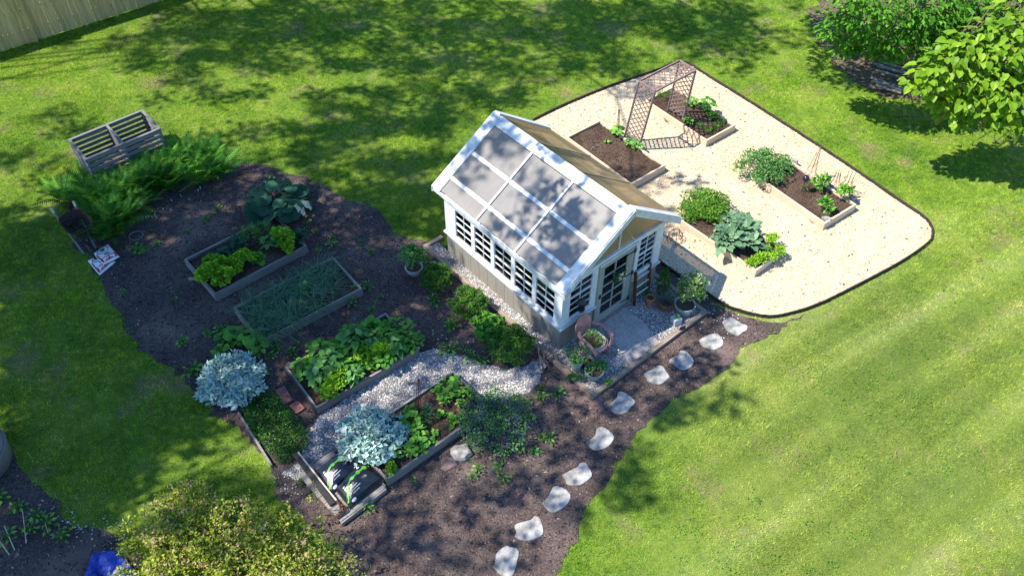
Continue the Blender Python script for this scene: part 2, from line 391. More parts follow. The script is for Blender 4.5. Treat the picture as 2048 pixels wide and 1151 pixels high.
T_CHIP = (np.array([(-.5, -.5, -.5), (.5, -.5, -.5), (.5, .5, -.5), (-.5, .5, -.5), (-.5, -.5, .5), (.5, -.5, .5), (.5, .5, .5), (-.5, .5, .5)]),
          np.array([(4, 5, 6, 7), (0, 1, 5, 4), (1, 2, 6, 5), (2, 3, 7, 6), (3, 0, 4, 7)]))
T_PEB = (np.array([(.5, 0, 0), (.15, .48, .05), (-.42, .3, 0), (-.45, -.28, .04), (.12, -.5, 0), (.05, .02, .45), (.0, 0, -.4)]),
         np.array([(0, 1, 5), (1, 2, 5), (2, 3, 5), (3, 4, 5), (4, 0, 5)]))
T_TRI = (np.array([(0, -.5, 0), (0, .5, 0), (1, 0, 0)]), np.array([(0, 1, 2)]))

def unit(a): return a/(np.linalg.norm(a, axis=-1, keepdims=True) + 1e-9)
def rdir(n, zmin=-1.): 
    z = rng.uniform(zmin, 1, n); a = rng.uniform(0, 2*math.pi, n); r = np.sqrt(1-z*z)
    return np.stack([r*np.cos(a), r*np.sin(a), z], 1)
def hdir(n, tilt=0.):
    a = rng.uniform(0, 2*math.pi, n)
    return unit(np.stack([np.cos(a), np.sin(a), rng.normal(0, 1, n)*tilt], 1))
def scatter(mb, tm, P, X, Z, S, t):
    v, f = tm; n = len(P); P = np.asarray(P, float)
    X = unit(np.broadcast_to(X, (n, 3))); Z = np.broadcast_to(Z, (n, 3)); Z = unit(Z - (Z*X).sum(1)[:, None]*X); Y = np.cross(Z, X)
    S = np.asarray(S, float)
    if S.ndim == 0: S = np.full((n, 3), float(S))
    elif S.ndim == 1: S = np.repeat(S[:, None], 3, 1)
    lv = v[None]*S[:, None, :]
    W = P[:, None, :] + lv[..., 0:1]*X[:, None] + lv[..., 1:2]*Y[:, None] + lv[..., 2:3]*Z[:, None]
    k = len(v); ff = (f[None] + (np.arange(n)*k)[:, None, None]).reshape(-1, f.shape[1])
    mb.add(W.reshape(-1, 3), ff, np.repeat(np.broadcast_to(np.asarray(t, float), (n,)), len(f)))
    return mb
def inpoly(P, q):
    x, y = P[:, 0], P[:, 1]; r = np.zeros(len(P), bool); n = len(q); j = n-1
    for i in range(n):
        xi, yi, xj, yj = q[i][0], q[i][1], q[j][0], q[j][1]
        c = ((yi > y) != (yj > y)) & (x < (xj-xi)*(y-yi)/(yj-yi+1e-12)+xi); r ^= c; j = i
    return r
def sample(q, n):
    q = np.asarray(q)[:, :2]; lo, hi = q.min(0), q.max(0); out = []; tot = 0
    while tot < n:
        p = rng.uniform(lo, hi, (n*2+50, 2)); p = p[inpoly(p, q)]; out.append(p); tot += len(p)
        if len(out) > 60: break
    p = np.concatenate(out)[:n]; return np.c_[p, np.zeros(len(p))]
def area(q):
    q = np.asarray(q)[:, :2]; return abs(np.sum(q[:, 0]*np.roll(q[:, 1], -1)-np.roll(q[:, 0], -1)*q[:, 1]))/2
def wobble(q, amp, step=.25):
    """resample an outline and roughen it"""
    q = np.asarray(q); out = []
    for i in range(len(q)):
        a, b = q[i], q[(i+1) % len(q)]; n = max(1, int(np.linalg.norm(b-a)/step))
        for k in range(n): out.append(a+(b-a)*k/n)
    out = np.array(out); ph = rng.uniform(0, 6, 8); s = np.arange(len(out))*step
    d = sum(np.sin(s*w+p)/(1+k*.5) for k, (w, p) in enumerate(zip((1.1, 2.3, 3.7, 6.1), ph)))
    tn = unit(np.roll(out, -1, 0)-np.roll(out, 1, 0)); nr = np.stack([-tn[:, 1], tn[:, 0], np.zeros(len(out))], 1)
    return out + nr*(d*amp*.5 + rng.normal(0, amp*.25, len(out)))[:, None]
def sheet(name, q, z, m, k='structure'):
    p = np.asarray(q)[:, :2]; ar = np.sum(p[:, 0]*np.roll(p[:, 1], -1)-np.roll(p[:, 0], -1)*p[:, 1])
    if ar < 0: p = p[::-1]
    tr = np.array([list(t) for t in tessellate_polygon([[Vector((*w, 0)) for w in p]])])
    a = p[tr]; cr = (a[:, 1, 0]-a[:, 0, 0])*(a[:, 2, 1]-a[:, 0, 1])-(a[:, 1, 1]-a[:, 0, 1])*(a[:, 2, 0]-a[:, 0, 0])
    tr[cr < 0] = tr[cr < 0][:, ::-1]
    mb = MB(); mb.add(np.c_[p, np.full(len(p), z)], tr); o = mb.build(name, m)
    if k: kind(o, k)
    return o
def cubic(pts, n):
    pts = np.asarray(pts, float); t = np.linspace(0, len(pts)-1, n); out = []
    for u in t:
        i = min(int(u), len(pts)-2); f = u-i
        p0, p1, p2, p3 = pts[max(i-1, 0)], pts[i], pts[i+1], pts[min(i+2, len(pts)-1)]
        out.append(.5*((2*p1)+(-p0+p2)*f+(2*p0-5*p1+4*p2-p3)*f*f+(-p0+3*p1-3*p2+p3)*f**3))
    return np.array(out)

# ================================================================ SETTING
CHIPS = [(1066, 243), (1130, 212), (1220, 175), (1314, 143), (1348, 130), (1378, 131), (1411, 152), (1500, 207), (1637, 295), (1730, 357), (1792, 400), (1840, 432), (1858, 450), (1863, 468), (1853, 489), (1792, 531), (1670, 595), (1630, 613), (1599, 624), (1552, 635), (1520, 634), (1482, 625), (1445, 611), (1398, 578), (1361, 556), (1316, 524)]
edge3 = cubic(poly(CHIPS), 150)
chips = np.r_[edge3, poly([(1200, 440), (1010, 330)])]
MULCH = [(430, 335), (480, 325), (545, 338), (640, 365), (720, 400), (760, 430), (790, 470), (846, 485), (1000, 560), (1250, 560), (1316, 524), (1398, 578), (1445, 611), (1482, 625), (1520, 636), (1560, 640), (1610, 626), (1560, 652), (1500, 692), (1440, 731), (1390, 772), (1330, 820), (1280, 880), (1240, 920), (1190, 990), (1170, 1045), (1130, 1090), (1095, 1175), (1060, 1260), (760, 1260), (700, 1130), (650, 1070), (600, 1010), (560, 985), (530, 930), (490, 880), (465, 850), (420, 830), (380, 772), (340, 735), (300, 700), (268, 660), (238, 630), (212, 590), (185, 540), (150, 490), (130, 430), (200, 350), (330, 350)]
mulch = wobble(poly(MULCH), .15, .11)
GRAVEL = [(560, 950), (600, 920), (614, 870), (626, 838), (640, 822), (740, 770), (836, 708), (870, 702), (930, 716), (1000, 735), (1050, 738), (1085, 715), (1100, 730), (1082, 765), (1060, 790), (1010, 802), (960, 800), (905, 770), (740, 850), (700, 880), (660, 900), (650, 925), (620, 950), (590, 965)]
gravel = wobble(poly(GRAVEL), .07, .15)
DIRT = [(1622, 40), (1635, 100), (1660, 135), (1720, 165), (1780, 195), (1880, 205), (1980, 200), (2100, 260), (2350, 230), (2300, -80), (1900, -130), (1660, -60)]
dirt = wobble(poly(DIRT), .25)
BARE = [(-80, 880), (20, 890), (48, 950), (85, 1000), (120, 1035), (180, 1052), (240, 1062), (290, 1100), (330, 1180), (-150, 1260), (-150, 900)]
bare = wobble(poly(BARE), .15)
STRIP = [(600, 985), (560, 900), (500, 870), (470, 900), (520, 965), (560, 1010)]

big = np.array([(-90, -60, 0), (90, -60, 0), (90, 120, 0), (-90, 120, 0)], float)
sheet('lawn', big, 0., M['lawn'])
sheet('mulch_bed', mulch, .012, M['mulch'])
sheet('wood_chip_ground', chips, .018, M['chip'])
sheet('gravel_path', gravel, .022, M['gravel'])
sheet('dirt_ground', dirt, .010, M['dirt'])
sheet('bare_ground', bare, .010, M['mulch'])

# ---- grass blades (stuff)
def grass():
    q = poly([(-420, -90), (2420, -90), (2300, 1300), (-300, 1300)])
    lo, hi = q[:, :2].min(0), q[:, :2].max(0)
    nA = int((hi[0]-lo[0])*(hi[1]-lo[1])*1900)
    P = rng.uniform(lo, hi, (nA, 2)); P = P[inpoly(P, q)]
    shr = lambda a, k: a
    for ex in (mulch, chips, bare):
        a_, b_ = rng.uniform(0, 6.283, len(P)), np.abs(rng.normal(0, .055 if ex is not chips else .02, len(P)))
        J = P+np.stack([np.sin(P[:, 1]*5.1+1.3*np.sin(P[:, 0]*3.7)), np.sin(P[:, 0]*4.7+1.1*np.sin(P[:, 1]*4.3))], 1)*(.06 if ex is not chips else 0)+np.stack([b_*np.cos(a_), b_*np.sin(a_)], 1)
        P = P[~inpoly(J, ex)]
    d = inpoly(P, dirt); P = P[~d | (rng.random(len(P)) < .07)]
    # thinner turf along the worn edge strip
    n = len(P)
    lean = hdir(n); tilt = rng.uniform(.25, 1.1, n)
    X = unit(lean*tilt[:, None] + np.array([0, 0, 1.]))
    Zv = unit(np.cross(X, rdir(n)))
    ln = rng.uniform(.028, .066, n)*(1+.35*np.sin(P[:, 0]*1.7)*np.sin(P[:, 1]*2.1)); w = rng.uniform(.008, .016, n)
    cell = np.floor(P/.11).astype(int); hsh = np.abs(np.sin(cell[:, 0]*127.1+cell[:, 1]*311.7)*43758.5453) % 1
    t = np.clip(.55*rng.random(n)+.45*hsh, 0, 1); ln = ln*(.7+.6*hsh)
    mb = MB(); scatter(mb, T_TRI, np.c_[P, np.zeros(n)], X, Zv, np.stack([ln, w, ln], 1), t)
    kind(mb.build('grass', M['blades']), 'stuff')
grass()
def clover():
    q = poly([(-200, -60), (2250, -60), (2150, 1220), (-150, 1220)]); C = sample(q, 5200)
    for ex in (mulch, chips, bare, dirt): C = C[~inpoly(C, ex)]
    C = C[np.sin(C[:, 0]*.9+1.)*np.sin(C[:, 1]*.8)+.5*np.sin(C[:, 0]*2.3)*np.sin(C[:, 1]*2.9) > rng.uniform(-.2, .9, len(C))]
    k = rng.integers(4, 16, len(C)); P = np.repeat(C, k, 0); n = len(P); P = P+np.c_[rng.normal(0, .06, (n, 2)), rng.uniform(.03, .065, n)]
    mb = MB(); scatter(mb, T_OVAL, P, hdir(n, .3), np.array([0, 0, 1.])+rdir(n)*.35, rng.uniform(.025, .05, n), np.clip(np.repeat(rng.random(len(C)), k)*.6+rng.random(n)*.4, 0, 1))
    kind(mb.build('clover', leafmat('clover_leaf', [(0, (.04, .13, .012)), (.6, (.13, .30, .03)), (1, (.30, .45, .09))], .3)), 'stuff')
clover()
def bits(name, q, n, z, m, tm, s0, s1, asp, tilt=.35, seed=None, excl=(), tpow=1.):
    P = sample(q, n)
    for e in excl: P = P[~inpoly(P, e)]
    n = len(P); P[:, 2] = z
    s = rng.uniform(s0, s1, n)
    X = hdir(n, tilt); Z = unit(np.array([0, 0, 1.]) + rdir(n)*tilt)
    S = np.stack([s, s*asp[0]*rng.uniform(.6, 1.4, n), s*asp[1]*rng.uniform(.7, 1.5, n)], 1)
    mb = MB(); scatter(mb, tm, P, X, Z, S, rng.random(n)**tpow)
    return kind(mb.build(name, m), 'stuff')
bits('wood_chips', chips, int(area(chips)*420), .024, M['chipbits'], T_CHIP, .02, .06, (.38, .16), tpow=.8)
bits('chip_debris', chips, 420, .030, M['mulchbits'], T_CHIP, .02, .07, (.3, .2), tpow=.7)
bits('mulch_chips', mulch, int(area(mulch)*330), .016, M['mulchbits'], T_CHIP, .015, .05, (.35, .2), tpow=1.3, excl=(gravel,))
bits('white_gravel', gravel, int(area(gravel)*1150), .030, M['pebble'], T_PEB, .022, .046, (.85, .7))
bits('leaf_litter', dirt, int(area(dirt)*90), .014, granular('litter_bits', [(0, (.045, .034, .020)), (.5, (.13, .095, .058)), (1, (.30, .235, .15))]), T_OVAL, .05, .12, (.9, 1.), .3)
bits('loose_debris', bare, int(area(bare)*220), .014, M['mulchbits'], T_CHIP, .02, .06, (.35, .2), tpow=.8)
# stray white pebbles spilled along the path and round the platform
_sp = [poly([(860, 660), (1010, 680), (1060, 730), (860, 720)]), poly([(1390, 575), (1500, 640), (1430, 690), (1395, 660)]), poly([(560, 930), (650, 990), (590, 1010), (540, 960)]), poly([(80, 1000), (270, 1040), (330, 1130), (180, 1100)])]
mb = MB()
for q, n in zip(_sp, (70, 80, 50, 150)):
    P = sample(q, n); n = len(P); P[:, 2] = .022; s = rng.uniform(.018, .04, n)
    scatter(mb, T_PEB, P, hdir(n), np.array([0, 0, 1.]), s, rng.random(n))
kind(mb.build('spilled_gravel', M['pebble']), 'stuff')

# ---- plastic edging round the wood chips
mb = MB(); e = edge3.copy()
for i in range(len(e)-1):
    mb.bar(e[i]+[0, 0, .045], e[i+1]+[0, 0, .045]+(e[i+1]-e[i])*.02, .028, .11, t=.5)
tag(mb.build('landscape_edging', M['edging']), 'black curving landscape edging strip around the pale wood chips', 'garden edging')

# ---- house frame of reference
HA = .7197; HO = np.array([1.021, 11.463, 0.])
HU = np.array([math.cos(HA), math.sin(HA), 0]); HV = np.array([-math.sin(HA), math.cos(HA), 0])
def hp(u, v, z=0.): return HO + HU*u + HV*v + np.array([0, 0, z])
def hinv(p): d = np.asarray(p)-HO; return np.array([d@HU, d@HV, d[2]])

# platform timbers
a_, b_, c_ = hinv(G(1185, 795, .0)), hinv(G(1417, 630, .0)), hinv(G(844, 497, .0))
pu0, pv0 = (a_[0]+c_[0])/2, (a_[1]+b_[1])/2; pu1, pv1 = b_[0], c_[1]
pf = thing('timber_surround', 'low timber surround holding white gravel around the greenhouse', 'timber edging', HO, HA)
def lbox(name, m, parent, x0, x1, y0, y1, z0, z1):
    """a board whose local X is its long side, child of a thing"""
    dx, dy, dz = x1-x0, y1-y0, z1-z0; mb = MB()
    if dz > max(dx, dy): mb.bx(-dz/2, dz/2, -dy/2, dy/2, -dx/2, dx/2); o = mb.build(name, m, parent); o.rotation_euler = (0, R(90), 0)
    elif dx >= dy: mb.bx(-dx/2, dx/2, -dy/2, dy/2, -dz/2, dz/2); o = mb.build(name, m, parent)
    else: mb.bx(-dy/2, dy/2, -dx/2, dx/2, -dz/2, dz/2); o = mb.build(name, m, parent); o.rotation_euler = (0, 0, R(90))
    o.location = ((x0+x1)/2, (y0+y1)/2, (z0+z1)/2); return o
tw = .10
lbox('timber', M['edgewood'], pf, pu0, pu1, pv0, pv0+tw, -.02, .105)
lbox('timber', M['edgewood'], pf, pu0, pu0+tw, pv0+tw, pv0+2.4, -.02, .098)
lbox('timber', M['edgewood'], pf, pu0, pu0+tw, pv0+2.41, pv1, -.02, .103)
lbox('timber', M['edgewood'], pf, pu1-tw, pu1, pv0+tw, .35, -.02, .10)
lbox('timber', M['edgewood'], pf, pu0+tw, .2, pv1-tw, pv1, -.02, .10)
pg = np.array([hp(pu0+tw, pv0+tw), hp(pu1-tw, pv0+tw), hp(pu1-tw, .2), hp(2.9, .2), hp(2.9, .03), hp(.02, .03), hp(.02, pv1-tw), hp(pu0+tw, pv1-tw)])
sheet('platform_gravel', pg, .045, M['gravel'])
pad = poly([(1198, 640), (1244, 610), (1291, 647), (1322, 690), (1276, 722), (1262, 732), (1240, 700), (1219, 672)], .05)
sheet('gravel_pad', pad, .052, M['pad'])
bits('platform_pebbles', pg, int(area(pg)*1150), .052, M['pebble'], T_PEB, .022, .046, (.85, .7), excl=(pad,))
bits('pad_grit', pad, int(area(pad)*1500), .056, granular('pad_grit', [(0, (.16, .12, .10)), (.4, (.40, .34, .30)), (1, (.72, .66, .60))]), T_PEB, .010, .022, (.85, .7))

# ================================================================ GREENHOUSE
gh = thing('greenhouse', 'small gabled greenhouse with white trim, grey panelled base and translucent roof', 'greenhouse', HO, HA)
Wd, Ln = 2.95, 3.864
ze, zr, ur, os_, of = 2.065, 3.198, 1.63, .15, .194
zb = .70
def panelled(name, u0, u1, v0, v1, z0, z1, along, skip=None):
    """siding with vertical grooves: boards .30 wide, 6 mm gaps"""
    mb = MB(); L0, L1 = (u0, u1) if along == 'u' else (v0, v1); x = L0; i = 0
    while x < L1-1e-3:
        y = min(x+.30, L1)
        if along == 'u': mb.bx(x+.004, y-.004, v0, v1, z0, z1)
        else: mb.bx(u0, u1, x+.004, y-.004, z0, z1)
        x = y
    if along == 'u': mb.bx(L0, L1, v0+.012, v1-.012, z0, z1-.004)
    else: mb.bx(u0+.012, u1-.012, L0, L1, z0, z1-.004)
    return mb.build(name, M['siding'], gh)
panelled('siding', 0, .06, .0, Ln, .0, zb, 'v')
panelled('siding', .062, .98, 0, .06, .0, zb, 'u')
panelled('siding', 2.11, Wd-.062, 0, .06, .0, zb+.04, 'u')
panelled('siding', Wd-.06, Wd, 0, Ln, .0, zb, 'v')
panelled('siding', .062, Wd-.062, Ln-.06, Ln, .0, 1.9, 'u')
def part(name, m, *b, parent=gh): mb = MB(); [mb.bx(*q) for q in b]; return mb.build(name, M[m], parent)
part('window_sill', 'offwhite', (-.055, .10, -.06, Ln+.06, zb+.002, zb+.05))
part('window_sill', 'offwhite', (.102, 1.0, -.055, .09, zb+.003, zb+.049))
part('window_sill', 'offwhite', (2.10, Wd+.05, -.05, .09, zb+.05, zb+.095))
part('corner_post', 'white', (-.012, .11, -.012, .11, zb+.051, 1.985))
part('corner_post', 'white', (-.012, .11, Ln-.25, Ln+.012, zb+.051, 1.985))
part('corner_post', 'white', (Wd-.13, Wd+.012, -.012, .11, zb+.096, 1.985))
part('corner_post', 'white', (Wd-.11, Wd+.01, Ln-.13, Ln+.01, zb+.002, 1.985))
part('eave_beam', 'white', (-.02, .08, -.02, Ln+.02, 1.70, 1.94))
part('eave_beam', 'white', (Wd-.08, Wd+.02, .112, Ln+.02, 1.70, 1.94))
part('header_beam', 'white', (-.025, Wd+.025, -.03, .08, 1.942, 2.045))
part('header_board', 'offwhite', (1.0, 2.12, -.05, -.032, 1.90, 1.975))
part('tie_beam', 'white', (.1, Wd-.1, Ln-.06, Ln+.01, 1.905, 2.045))
# a window: frame with glazing bars, panes a sub-part
def window(u0, u1, z0, z1, cols, rows, axis, w=.035, rail=None):
    """local: x along wall, y outwards-in, z up; axis 'v' = left wall, 'u' = front wall"""
    mb = MB(); X = u1-u0; Z = z1-z0; b = .036
    mb.bx(0, b, -.03, .035, 0, Z); mb.bx(X-b, X, -.03, .035, 0, Z); mb.bx(b, X-b, -.03, .035, 0, b); mb.bx(b, X-b, -.03, .035, Z-b, Z)
    for i in range(1, cols): x = b+(X-2*b)*i/cols; mb.bx(x-.006, x+.006, -.012, .02, b, Z-b)
    for j in range(1, rows):
        z = b+(Z-2*b)*j/rows; hh = .019 if rail == j else .006
        mb.bx(b, X-b, -.014 if rail != j else -.02, .022, z-hh, z+hh)
    o = mb.build('window', M['white'], gh)
    g = MB().bx(b, X-b, .003, .006, b, Z-b).build('pane', M['glass'], o)
    if axis == 'v': o.location = (.02, u1, z0); o.rotation_euler = (0, 0, R(-90))
    else: o.location = (u0, .02, z0)
    return o
for k in range(5):
    v0 = .19 + .677*k
    window(v0, v0+.63, .80, 1.69, 2, 4, 'v', rail=2)
    part('window_post', 'white', (-.012, .07, v0+.632, v0+.675 if k < 4 else Ln-.252, zb+.051, 1.699))
part('window_post', 'white', (-.012, .07, .112, .188, zb+.051, 1.699))
part('window_apron', 'white', (.012, .055, .19, Ln-.25, zb+.051, .797))
window(.18, .86, .84, 1.90, 2, 5, 'u', rail=3)
part('window_post', 'white', (.112, .178, -.012, .06, zb+.05, 1.94)); part('window_post', 'white', (.862, .983, -.012, .06, zb+.05, 1.94))
part('window_apron', 'white', (.18, .86, .0, .055, zb+.05, .838))
window(2.20, 2.76, .88, 1.93, 2, 6, 'u', rail=3)
part('window_post', 'white', (2.11, 2.198, -.012, .06, zb+.096, 1.94)); part('window_post', 'white', (2.762, Wd-.132, -.012, .06, zb+.096, 1.94))
part('window_apron', 'white', (2.20, 2.76, .0, .055, zb+.096, .878))
# right wall glazing in simple bays
for k in range(4):
    v0 = .15+.90*k
    mb = MB(); mb.bx(Wd-.05, Wd-.02, v0, v0+.04, .70, 1.70); mb.bx(Wd-.05, Wd-.02, v0+.85, v0+.89, .70, 1.70); mb.bx(Wd-.05, Wd-.02, v0+.04, v0+.85, 1.18, 1.22)
    w = mb.build('window', M['white'], gh); MB().bx(Wd-.04, Wd-.036, v0+.04, v0+.85, .70, 1.70).build('pane', M['glass'], w)
# door
dr = thing('door', None, None, (1.03, -.008, .06)); dr.parent = gh
for k in ('label', 'category'): del dr[k]
DW, DH = 1.04, 1.82
mb = MB(); s = .15
mb.bx(0, s, 0, .045, 0, DH); mb.bx(DW-s-.05, DW, 0, .045, 0, DH); mb.bx(s, DW-s-.05, 0, .045, 0, .22); mb.bx(s, DW-s-.05, 0, .045, DH-.14, DH)
gx0, gx1, gz0, gz1 = s, DW-s-.05, .22, DH-.14
for i in (1,): x = (gx0+gx1)/2; mb.bx(x-.014, x+.014, .006, .04, gz0, gz1)
for j in range(1, 5): z = gz0+(gz1-gz0)*j/5; mb.bx(gx0, gx1, .007, .039, z-.014, z+.014)
mb.build('door_frame', M['door'], dr)
MB().bx(gx0, gx1, .02, .024, gz0, gz1).build('door_glass', M['glass'], dr)
mb = MB(); mb.bar((.085, -.015, .86), (.085, .0, .86), .05, .12); mb.tube([(.085, -.01, .88), (.085, -.06, .88), (.17, -.06, .88)], .011); mb.build('handle', M['dark'], dr)
for z in (.14, .95, 1.62):
    mb = MB(); mb.bx(DW-.24, DW+.05, -.008, -.001, z, z+.03); mb.bx(DW-.01, DW+.05, -.012, -.001, z-.05, z+.08); mb.build('hinge', M['dark'], dr)
part('door_jamb', 'siding', (.985, 1.028, -.018, .06, .0, 1.94)); part('door_jamb', 'siding', (2.072, 2.108, -.018, .06, .0, 1.94)); part('door_head', 'siding', (1.03, 2.07, -.015, .05, 1.882, 1.94))
part('door_step', 'edgewood', (1.0, 2.1, -.09, -.012, .0, .058))
part('floor', 'pad', (.07, Wd-.07, .07, Ln-.07, .0, .05))
# ---- roof
def slopept(side, s, v, off):
    u = (-os_ + (ur+os_)*s) if side < 0 else (Wd+.25-(Wd+.25-ur)*s)
    z = ze+(zr-ze)*s; run = (ur+os_) if side < 0 else (Wd+.25-ur); rise = zr-ze; n = math.hypot(run, rise)
    nu = -rise/n if side < 0 else rise/n
    return np.array([u+nu*off, v, z+run/n*off])
def slab(mb, side, s0, s1, v0, v1, o0, o1, t=.5):
    c = [slopept(side, s, v, o) for o in (o0, o1) for s, v in ((s0, v0), (s1, v0), (s1, v1), (s0, v1))]
    f = np.array([(0, 3, 2, 1), (4, 5, 6, 7), (0, 1, 5, 4), (1, 2, 6, 5), (2, 3, 7, 6), (3, 0, 4, 7)])
    if side > 0: f = f[:, ::-1]
    mb.add(c, f[:, ::-1] if side < 0 and False else f, t); return mb
rw = .25; V0, V1 = -of, Ln+of
va, vb_ = V0+rw, V1-rw-.02
cuts = [va, va+(vb_-va)/3, va+(vb_-va)*2/3, vb_]
for k in range(3):
    for s0, s1 in ((.008, .165), (.205, .50), (.54, .875)):
        slab(MB(), -1, s0, s1, cuts[k]+.004, cuts[k+1]-.004, .0, .016).build('roof_panel', M['panel'], gh)
for s0, s1 in ((.165, .205), (.50, .54)):
    slab(MB(), -1, s0, s1, va, vb_, .002, .024).build('purlin', M['white'], gh)
for v in cuts[1:3]:
    slab(MB(), -1, -.004, .88, v-.022, v+.022, .026, .05).build('rafter_cap', M['white'], gh)
slab(MB(), -1, -.01, 1.0, V0, va-.002, -.02, .045).build('rake_board', M['white'], gh)
slab(MB(), -1, -.01, 1.0, vb_+.002, V1, -.02, .045).build('rake_board', M['white'], gh)
slab(MB(), -1, .882, 1.004, va, vb_, -.02, .044).build('ridge_board', M['white'], gh)
for k in range(3):
    slab(MB(), 1, .0, .985, cuts[k]+.002 if k else V0+.17, cuts[k+1]-.002 if k < 2 else V1-.16, .0, .016).build('roof_panel', M['panel_tan'], gh)
for v in cuts[1:3]:
    slab(MB(), 1, -.004, .985, v-.012, v+.012, .018, .03).build('rafter_cap', M['siding'], gh)
slab(MB(), 1, -.01, 1.0, V0, V0+.17, -.02, .043).build('rake_board', M['white'], gh)
slab(MB(), 1, -.01, 1.0, V1-.16, V1, -.02, .043).build('rake_board', M['white'], gh)
def rake_fascia(v0, v1, nm):
    for side in (-1, 1):
        A, B = slopept(side, -.012, 0, .02), slopept(side, 1.0, 0, .02); A[1] = B[1] = 0
        d = np.array([0, 0, -.16]); v = []
        for vv in (v0, v1):
            for q in (A, B, B+d, A+d): v.append((q[0], vv, q[2]))
        f = [(0, 1, 2, 3), (7, 6, 5, 4), (0, 4, 5, 1), (1, 5, 6, 2), (2, 6, 7, 3), (3, 7, 4, 0)]
        if side > 0: f = [q[::-1] for q in f]
        MB().add(v, f).build(nm, M['offwhite'], gh)
rake_fascia(V0-.024, V0-.002, 'rake_fascia'); rake_fascia(V1+.002, V1+.024, 'rake_fascia')
part('eave_fascia', 'offwhite', (-os_-.02, -os_+.004, V0, V1, 1.945, 2.055))
part('eave_soffit', 'white', (-os_+.006, -.022, V0+.02, V1-.02, 1.95, 1.968))
part('eave_fascia', 'offwhite', (Wd+.248, Wd+.27, V0, V1, 1.945, 2.055))
# rafters under the panels
for v in (0.02, cuts[1], cuts[2], Ln-.02):
    for side in (-1, 1):
        slab(MB(), side, .03, .98, v-.02, v+.02, -.10, -.022).build('rafter', M['offwhite'], gh)
# gable glazing, front and back
for v in (.02, Ln-.03):
    mb = MB(); tri = [(.12, 2.046), (Wd+.02, 2.046), (ur, 3.02)]
    vs = [(u, vv, z) for vv in (v, v+.012) for u, z in tri]
    mb.add(vs, [(0, 1, 2), (5, 4, 3)]); gz = mb.build('gable_glazing', M['panel_tan'], gh)
    part('gable_mullion', 'offwhite', (1.535, 1.575, v-.02, v-.002, 2.046, 2.93))
# ---- things inside the greenhouse, seen through the windows
pb = thing('potting_bench', 'long timber potting bench inside the greenhouse behind the side windows', 'bench', hp(.35, 1.9), HA)
for x in (-.18, -.02, .14): lbox('slat', M['greywood'], pb, x, x+.14, -1.7, 1.7, .78, .81)
for y in (-1.6, 0, 1.6):
    for x in (-.15, .22): lbox('leg', M['greywood'], pb, x, x+.05, y, y+.05, .05, .78)
def pot(name, label, loc, r, h, m, group=None, soil=True, rim=True, cat='plant pot'):
    mb = MB(); prof = [(r*.68, 0), (r*.97, h*.82)] + ([(r*1.06, h*.83), (r*1.06, h)] if rim else [(r, h)]) + [(r*.90, h), (r*.86, h*.86)]
    mb.lathe([(0, .002)]+prof, 22); o = mb.build(name, M[m], loc=loc, smooth=False); tag(o, label, cat, group)
    if soil: MB().lathe([(r*.87, h*.86), (r*.45, h*.89), (.001, h*.90)], 16).build('soil', M['soil'], o)
    return o
pot('clay_pot', 'small clay pot on the bench behind the second window from the far corner', hp(.32, 2.55, .81), .11, .17, 'terracotta')
pot('dark_pot', 'dark round bowl on the bench behind the middle side window', hp(.36, 1.75, .81), .13, .12, 'zinc')
pot('pale_pot', 'pale pot on the bench behind the fourth side window', hp(.34, 1.2, .81), .10, .16, 'offwhite')
pot('door_pot', 'clay pot just inside the glazed door', hp(1.45, .55, .06), .16, .30, 'terracotta')
pot('tan_pot', 'tan pot on the bench behind the window nearest the chair', hp(.36, .55, .81), .11, .15, 'terracotta')

# ================================================================ RAISED BEDS
BH = .24
def bed(near, right, left, label, m, bw=.045, h=BH, soilz=.17, rot=0, rough=False, grp='raised beds'):
    """corners are the top edges seen in the photo"""
    A, B, C = G(*near, h), G(*right, h), G(*left, h)
    ex = C-A; Lx = np.linalg.norm(ex[:2]); yaw = math.atan2(ex[1], ex[0])
    ey = np.array([-math.sin(yaw), math.cos(yaw), 0]); Wy = float((B-A)@ey)      # local y towards 'right' corner (may be negative)
    t = thing('raised_bed', label, 'raised bed', (A[0], A[1], 0), yaw, grp)
    y0, y1 = min(0, Wy), max(0, Wy)
    lbox('board', m, t, 0, Lx, y0, y0+bw, -.01, h)
    lbox('board', m, t, 0, Lx, y1-bw, y1, -.01, h-.004)
    lbox('board', m, t, .0, bw, y0+bw+.001, y1-bw-.001, -.01, h-.002)
    lbox('board', m, t, Lx-bw, Lx, y0+bw+.001, y1-bw-.001, -.01, h+.003)
    # soil: a lumpy surface with clods
    nx, ny = 36, 18
    gx, gy = np.meshgrid(np.linspace(bw, Lx-bw, nx), np.linspace(y0+bw, y1-bw, ny), indexing='ij')
    gz = soilz + .018*np.sin(gx*7+1)*np.sin(gy*6+2) + rng.normal(0, .008, gx.shape)
    V = np.stack([gx, gy, gz], -1).reshape(-1, 3); f = [(i*ny+j, (i+1)*ny+j, (i+1)*ny+j+1, i*ny+j+1) for i in range(nx-1) for j in range(ny-1)]
    mb = MB(); mb.add(V, f)
    n = int(Lx*abs(Wy)*260); P = np.c_[rng.uniform(bw+.03, Lx-bw-.03, n), rng.uniform(y0+bw+.03, y1-bw-.03, n), np.full(n, soilz+.008)]
    scatter(mb, T_PEB, P, hdir(n), np.array([0, 0, 1.]), rng.uniform(.012, .045, n), .5)
    mb.build('soil', M['soil'], t)
    return t, A, ex/Lx, ey*np.sign(Wy), Lx, abs(Wy)
def bp(b, x, y, z=None):
    """fractions along the long side and across -> world point on the soil"""
    t, A, ex, ey, Lx, Wy = b
    p = A + ex*x*Lx + ey*y*Wy; p[2] = .18 if z is None else z; return p
